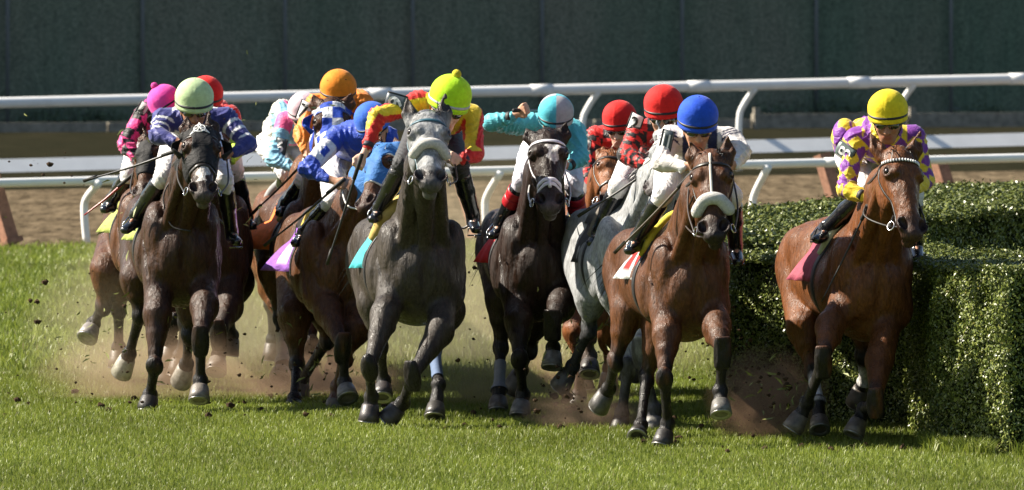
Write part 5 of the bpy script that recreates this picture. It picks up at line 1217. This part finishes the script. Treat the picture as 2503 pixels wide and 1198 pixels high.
JOCKEYS = [
 J('J8', 60.3, (2170, 265, 45.5, -.02), (.80, .62, .02), 'jockey in yellow and purple diamonds with a yellow cap, number 8', k_diamonds, [(2092, 342), (2232, 335)], [(2068, 462), (2262, 440, .2)], [(2112, 480), (2222, 470)], [(2133, 474), (2210, 470)], (2118, 335, .82), [(2118, 470, .25), (2232, 480, .3)], [(2022, 558), (2240, 590)], [(1998, 585), (2244, 632)], yaw=-6, pit=14, num=('8', 2064, 372, .1, 60, 50, 62, (.10, .14, .13), (.82, .82, .82)), cuff=(.02, .02, .02), skin=(.30, .15, .09), boottxt=('KEY', 'TIN'), puff=(2065, 335, .45, (34, 40, 48)), numyaw=-35),
 J('J7', 60.3, (1706, 281, 46.5, -.02), (.02, .09, .62), 'jockey in white with dark braces and a royal blue cap', k_white_navy, [(1638, 338), (1782, 340)], [(1618, 398), (1812, 372)], [(1672, 408), (1798, 404)], [(1692, 402), (1782, 402)], (1680, 370, .85), [(1622, 475, .30), (1790, 480, .3)], [(1556, 585), (1798, 600)], [(1538, 612), (1804, 640)], yaw=6, pit=20, num=('11', 1626, 352, .1, -14, 40, 82, (.05, .07, .08), (.80, .80, .80)), skin=(.42, .22, .14), breech=(.78, .76, .77)),
 J('J6', 62.8, (1622, 253, 45, -.02), (.72, .02, .018), 'jockey in a red cap and red and black hooped silks, number 2', k_redblack(3.3), [(1560, 320), (1680, 320)], [(1530, 378), (1700, 380)], [(1572, 402), (1660, 405)], [(1592, 404), (1645, 405)], (1590, 350, .85), [(1512, 455, .35), (1660, 460, .35)], [(1462, 570), (1650, 580)], [(1446, 592), (1652, 610)], yaw=-8, pit=14, num=('2', 1550, 303, .1, -22, 48, 58, (.78, .78, .78), (.02, .02, .02)), gfr='light', skin=(.40, .22, .15)),
 J('J5', 66.6, (1514, 286, 39.5, -.02), (.72, .02, .018), 'jockey in a red cap and blocked red and black silks, number 3', k_redblack(2.6), [(1458, 335), (1560, 340)], [(1438, 420), (1570, 420)], [(1460, 468), (1540, 470)], [(1470, 478), (1520, 478)], (1480, 360, .85), [(1440, 480, .35), (1540, 490, .35)], [(1425, 560), (1560, 560)], [(1418, 580), (1565, 585)], yaw=-18, pit=14, num=('3', 1431, 368, .1, -8, 30, 60, (.62, .58, .52), (.03, .03, .03)), gfr='light', skin=(.50, .30, .22), breech=(.10, .09, .09)),
 J('J4', 64.4, (1359, 272, 40.5, -.02), (.12, .52, .62), 'jockey in turquoise silks with a raised whip hand and a turquoise and grey cap', k_teal, [(1300, 305), (1402, 320)], [(1200, 300, .0), (1418, 385)], [(1252, 285, -.1), (1390, 405)], [(1275, 272, -.14), (1375, 400)], (1345, 330, .85), [(1278, 440, .3), (1402, 450, .3)], [(1222, 548), (1418, 570)], [(1204, 575), (1428, 592)], yaw=3, pit=24, capsplit=((.40, .40, .43), (.09, .50, .60)), boottop=(.45, .012, .02), boottxt=('IMR',), skin=(.48, .27, .18), cuff=(.02, .02, .02), breech=(.76, .72, .80)),
 J('J3', 63.1, (1102, 232, 49, -.02), (.50, .85, .02), 'jockey in red and yellow with a neon yellow cap and pompom, number 9', k_redyellow, [(1022, 250), (1152, 285)], [(922, 285, .0), (1162, 375)], [(898, 360, -.1), (1130, 392)], [(882, 392, -.12), (1112, 388)], (1062, 290, .85), [(985, 400, .30), (1122, 405, .3)], [(926, 512), (1156, 528)], [(912, 535), (1164, 560)], yaw=16, pit=20, roll=-10, band=(.45, .45, .42), pom=(.80, .68, .04), num=('9', 966, 250, .0, 74, 56, 60, (.08, .10, .12), (.82, .82, .82)), cuff=(.03, .03, .05), skin=(.58, .36, .27), breech=(.035, .037, .042), numyaw=-10),
 J('J2c', 65.8, (907, 290, 40, -.05), (.04, .14, .60), 'jockey in royal blue silks with a white armband and a plain blue cap', k_blue, [(825, 335), (945, 335)], [(752, 412, .0), (960, 380)], [(802, 438, -.12), (945, 410)], [(830, 446, -.16), (930, 425)], (850, 350, .85), [(812, 492, .25), (940, 470, .3)], [(742, 570), (930, 560)], [(722, 594), (930, 590)], yaw=-22, pit=26, roll=12, skin=(.34, .18, .11)),
 J('J2b', 68.6, (827, 212, 41.5, -.02), (.78, .25, .02), 'jockey in orange silks and an orange cap, number 7', k_orange, [(772, 255), (885, 250)], [(738, 325), (905, 320)], [(745, 368), (875, 365)], [(755, 376), (862, 376)], (845, 262, .85), [(745, 440, .35), (875, 440, .35)], [(700, 500), (880, 530)], [(684, 520), (882, 552)], yaw=4, pit=18, puff=(862, 262, .35, (46, 60, 46)), num=('7', 742, 272, .1, -22, 46, 58, (.78, .78, .78), (.02, .02, .02)), skin=(.40, .22, .14)),
 J('J2a', 71.0, (742, 262, 36, .1), (.75, .55, .60), 'jockey in pale blue and pink behind number 7, with number 6 on the sleeve', k_ltblue, [(700, 298), (770, 300)], [(668, 388), (790, 370)], [(715, 410), (770, 400)], [(728, 412), (765, 405)], (690, 315, .75), [(700, 420, .35), (775, 420, .35)], [(690, 480), (780, 500)], [(680, 500), (782, 520)], yaw=0, pit=20, puff=(692, 288, .5, (34, 50, 46)), num=('6', 685, 358, .1, -12, 40, 48, (.05, .06, .07), (.82, .82, .82)), skin=(.40, .22, .14)),
 J('J1', 65.6, (475, 236, 44, -.02), (.48, .62, .34), 'jockey in navy silks with white hoops and a pale green cap', k_navyhoops, [(402, 292), (552, 290)], [(386, 332), (606, 352)], [(428, 345), (572, 374)], [(444, 350), (552, 374)], (470, 290, .85), [(400, 432, .28), (548, 440, .3)], [(332, 528), (566, 565)], [(306, 562), (578, 590)], yaw=6, pit=18, skin=(.26, .12, .07), boottxt=('Y', 'IM')),
 J('J1b', 68.6, (503, 226, 39.5, -.02), (.66, .02, .018), 'jockey in a red cap and red and neon yellow silks behind the navy hooped rider', k_redneon, [(470, 290), (562, 285)], [(450, 340), (588, 352)], [(480, 380), (566, 392)], [(490, 385), (552, 392)], (515, 280, .85), [(480, 440, .35), (572, 415, .3)], [(470, 530), (604, 530)], [(466, 550), (616, 552)], yaw=4, pit=18, skin=(.40, .22, .14)),
 J('J0', 68.9, (400, 246, 38, -.05), (.82, .08, .42), 'jockey in pink and black checks with a pink pompom cap, at the far left', k_pinkblack, [(352, 282), (420, 285)], [(308, 352), (430, 350)], [(335, 392), (400, 395)], [(350, 398), (385, 398)], (385, 280, .85), [(318, 425, .35), (400, 430, .35)], [(272, 492), (400, 510)], [(256, 512), (402, 530)], yaw=-30, pit=22, roll=24, pom=(.80, .08, .40), num=('4', 345, 270, .1, -30, 34, 50, (.60, .62, .58), (.03, .03, .03)), skin=(.40, .22, .14)),
]
# ---------------------------------------------------------------- build the field
with ThreadPoolExecutor(4) as ex:
    HG = list(ex.map(horse_model, HORSES)); JG = list(ex.map(jockey_model, JOCKEYS))
for g in HG: horse_build(g)
for g in JG: jockey_build(g)
whip((437, 367, -.12), (212, 440, .15), 'black whip held out level to the left by the navy hooped rider', 65.6, flap=True)
whip((322, 429, .1), (206, 526, .2), 'thin whip with a red shaft at the far left, below the pink cap', 68.9, (.35, .02, .02), flap=False)
whip((756, 382, -.1), (622, 517, .3), 'whip slanting down left from the hand of the orange rider', 68.6, flap=True)
whip((832, 446, -.2), (652, 596, .1), 'long whip slanting down left from the hand of the royal blue rider', 65.8)
whip((880, 392, -.2), (802, 638, -.1), 'thin black whip hanging almost straight down from number 9', 63.1)
whip((1262, 270, -.2), (1345, 262, .35), 'short black whip raised in the turquoise rider\'s fist', 64.4, flap=False)
whip((1592, 412, -.1), (1420, 524, .2), 'black whip slanting down left from the number 2 rider', 62.8)
whip((1690, 425, -.12), (1508, 612, .2), 'pale brown whip slanting down left beside the white breeches of the blue-capped rider', 60.3, (.10, .075, .05))
whip((2128, 492, -.16), (2008, 738, -.12), 'thin dark whip lying down the shoulder of the bay by the hedge', 60.3, flap=False, r0=.008)

# ---------------------------------------------------------------- flying turf and dust
rg = np.random.default_rng(11); m = MB()
def clod(c, r):
    n = 6; vs = []; fs = []
    for i in range(4):
        for k in range(n):
            a = pi*(i+.35)/3.7; b = 2*pi*k/n; q = r*rg.uniform(.55, 1.25); vs.append((c[0]+q*sin(a)*cos(b)*1.2, c[1]+q*sin(a)*sin(b), c[2]+q*cos(a)*.8))
    fs = [(i*n+k, (i+1)*n+k, (i+1)*n+(k+1) % n, i*n+(k+1) % n) for i in range(3) for k in range(n)]+[tuple(range(n)), tuple(range(3*n, 4*n))[::-1]]
    m.add(vs, fs)
def spray(x0, y0, sx, sy, D, n, r0, r1):
    for _ in range(n):
        px, py = rg.normal(x0, sx), rg.normal(y0, sy); py = min(py, CAMZ*F/D-12)
        if py < 150: continue
        clod(P(px, py, D+rg.uniform(-.8, 1.5)), rg.uniform(r0, r1)*rg.uniform(.3, 1)**2)
for a in ((200, 780, 130, 100, 66, 90, .003, .012), (420, 900, 130, 70, 66, 150, .004, .020), (800, 900, 120, 80, 66.5, 130, .004, .018), (1240, 800, 90, 140, 65, 90, .004, .018), (1400, 960, 50, 40, 63, 60, .006, .03), (1830, 900, 70, 60, 61.5, 130, .005, .024), (1760, 820, 60, 60, 61, 60, .005, .02), (1930, 940, 60, 50, 61, 60, .004, .02), (640, 400, 260, 130, 66, 50, .003, .010), (120, 420, 60, 30, 65, 18, .008, .018)): spray(*a)
for (x, y, rr) in ((110, 690, .024), (92, 787, .024), (75, 735, .020), (92, 738, .022), (122, 402, .022), (1385, 970, .05), (1395, 1000, .035), (1925, 945, .035), (565, 990, .03), (345, 640, .0), (1752, 950, .02), (1160, 655, .02), (1120, 880, .02), (1355, 968, .03)): 
    if rr: clod(P(x, y, 64.5 if x < 1600 else 60.8), rr)
tag(m.build('flying_turf', simple('dark_earth', (.055, .034, .020), .95, .1, var=.5, bmp=.5), smooth=False), 'clods and crumbs of dark earth kicked up by the hooves', 'dirt', kind='stuff')
m = MB()
for (x0, x1, D0_, D1_, n) in ((-5, -1, 64, 68, 26), (-1.5, 2.2, 62, 67, 24), (.4, 3.0, 58.5, 62, 20)):
    for _ in range(n): clod((rg.uniform(x0, x1), rg.uniform(D0_, D1_), rg.uniform(.015, .035)), rg.uniform(.008, .030))
tag(m.build('torn_turf', simple('dark_earth', (.055, .034, .020), .95, .1, var=.5, bmp=.5), smooth=False), 'crumbs of torn earth lying in the turf around the hooves', 'dirt', kind='stuff')
# torn grass blades in the air
VV = []
for _ in range(420):
    c0 = [(330, 800, 90, 80, 66), (800, 880, 110, 90, 66.3), (1420, 850, 60, 80, 64), (1930, 960, 70, 40, 61), (600, 420, 300, 120, 66)][rg.integers(0, 5)]
    p = P(rg.normal(c0[0], c0[2]), min(rg.normal(c0[1], c0[3]), CAMZ*F/c0[4]-10), c0[4]+rg.uniform(-.5, 1)); d = rg.normal(0, 1, 3); d /= np.linalg.norm(d); e = nrm(np.cross(d, rg.normal(0, 1, 3))); ln = rg.uniform(.012, .05)
    VV += [p-d*ln-e*.002, p-d*ln+e*.002, p+e*.004+e*ln*.3, p+d*ln*.8+e*ln*.1]
tag(link_mesh('flying_grass', VV, np.arange(len(VV), dtype=np.int32).reshape(-1, 4), simple('torn_grass', (.22, .24, .06), .6), smooth=False), 'torn blades of grass hanging in the dust', 'grass', kind='stuff')
# dust clouds
def dustm(dens, col, sc_):
    m = bpy.data.materials.new('dust'); m.use_nodes = True; nt = m.node_tree; nt.nodes.clear(); out = nt.nodes.new('ShaderNodeOutputMaterial'); pv = nt.nodes.new('ShaderNodeVolumePrincipled')
    pv.inputs['Color'].default_value = (*col, 1); pv.inputs['Anisotropy'].default_value = .1; nt.links.new(pv.outputs[0], out.inputs['Volume'])
    tc = nt.nodes.new('ShaderNodeTexCoord'); n = nt.nodes.new('ShaderNodeTexNoise'); n.inputs['Scale'].default_value = sc_; n.inputs['Detail'].default_value = 3; nt.links.new(tc.outputs['Object'], n.inputs['Vector'])
    r = ramp(nt, n.outputs[0], [(.36, (.15,)*3), (.72, (1.6,)*3)])
    ln = nt.nodes.new('ShaderNodeVectorMath'); ln.operation = 'LENGTH'; nt.links.new(tc.outputs['Object'], ln.inputs[0]); mr = nt.nodes.new('ShaderNodeMapRange'); mr.inputs[1].default_value = 1.0; mr.inputs[2].default_value = .35; mr.inputs[3].default_value = 0; mr.inputs[4].default_value = 1; nt.links.new(ln.outputs['Value'], mr.inputs[0])
    mu = nt.nodes.new('ShaderNodeMath'); mu.operation = 'MULTIPLY'; nt.links.new(r.outputs[0], mu.inputs[0]); nt.links.new(mr.outputs[0], mu.inputs[1]); m2 = nt.nodes.new('ShaderNodeMath'); m2.operation = 'MULTIPLY'; m2.inputs[1].default_value = dens; nt.links.new(mu.outputs[0], m2.inputs[0]); nt.links.new(m2.outputs[0], pv.inputs['Density'])
    return m
def dust(px, py, D, rx, ry, rz, dens, label, col=(.76, .64, .42)):
    c = P(px, py, D); m = MB(); m.ball((0, 0, 0), 1.0, 24); o = m.build('dust', dustm(dens, col, 2.2)); o.location = c; o.scale = (rx, ry, rz); tag(o, label, 'dust', kind='stuff')
if DUST:
    dust(400, 830, 71.5, 1.2, 3.0, 1.0, .30, 'brown dust behind the legs of the left group')
    dust(850, 780, 74.0, 1.9, 3.4, 1.5, .22, 'brown dust behind the legs of the blue and orange riders\' horses')
    dust(1330, 780, 73.0, 1.9, 3.6, 1.5, .17, 'thin dust behind the nearly black horse')
    dust(1880, 975, 61.6, .46, .7, .40, 2.4, 'reddish dust puff between the two bays at the right', (.70, .44, .27))
    dust(1260, 930, 66.6, 1.0, .8, .34, .8, 'low brown dust at the feet of the nearly black horse', (.66, .46, .30))
    dust(1440, 1015, 63.0, .55, .6, .26, 1.9, 'small dust puff at the grey horse\'s feet', (.60, .42, .28))
    dust(760, 930, 67.8, .8, .9, .36, 1.3, 'low brown dust at the feet of the royal blue rider\'s horse', (.62, .42, .28))
    dust(390, 920, 67.4, 1.0, .9, .40, 1.2, 'low dust puff at the feet of the black-hooded horse', (.60, .42, .28))
bpy.context.view_layer.update()
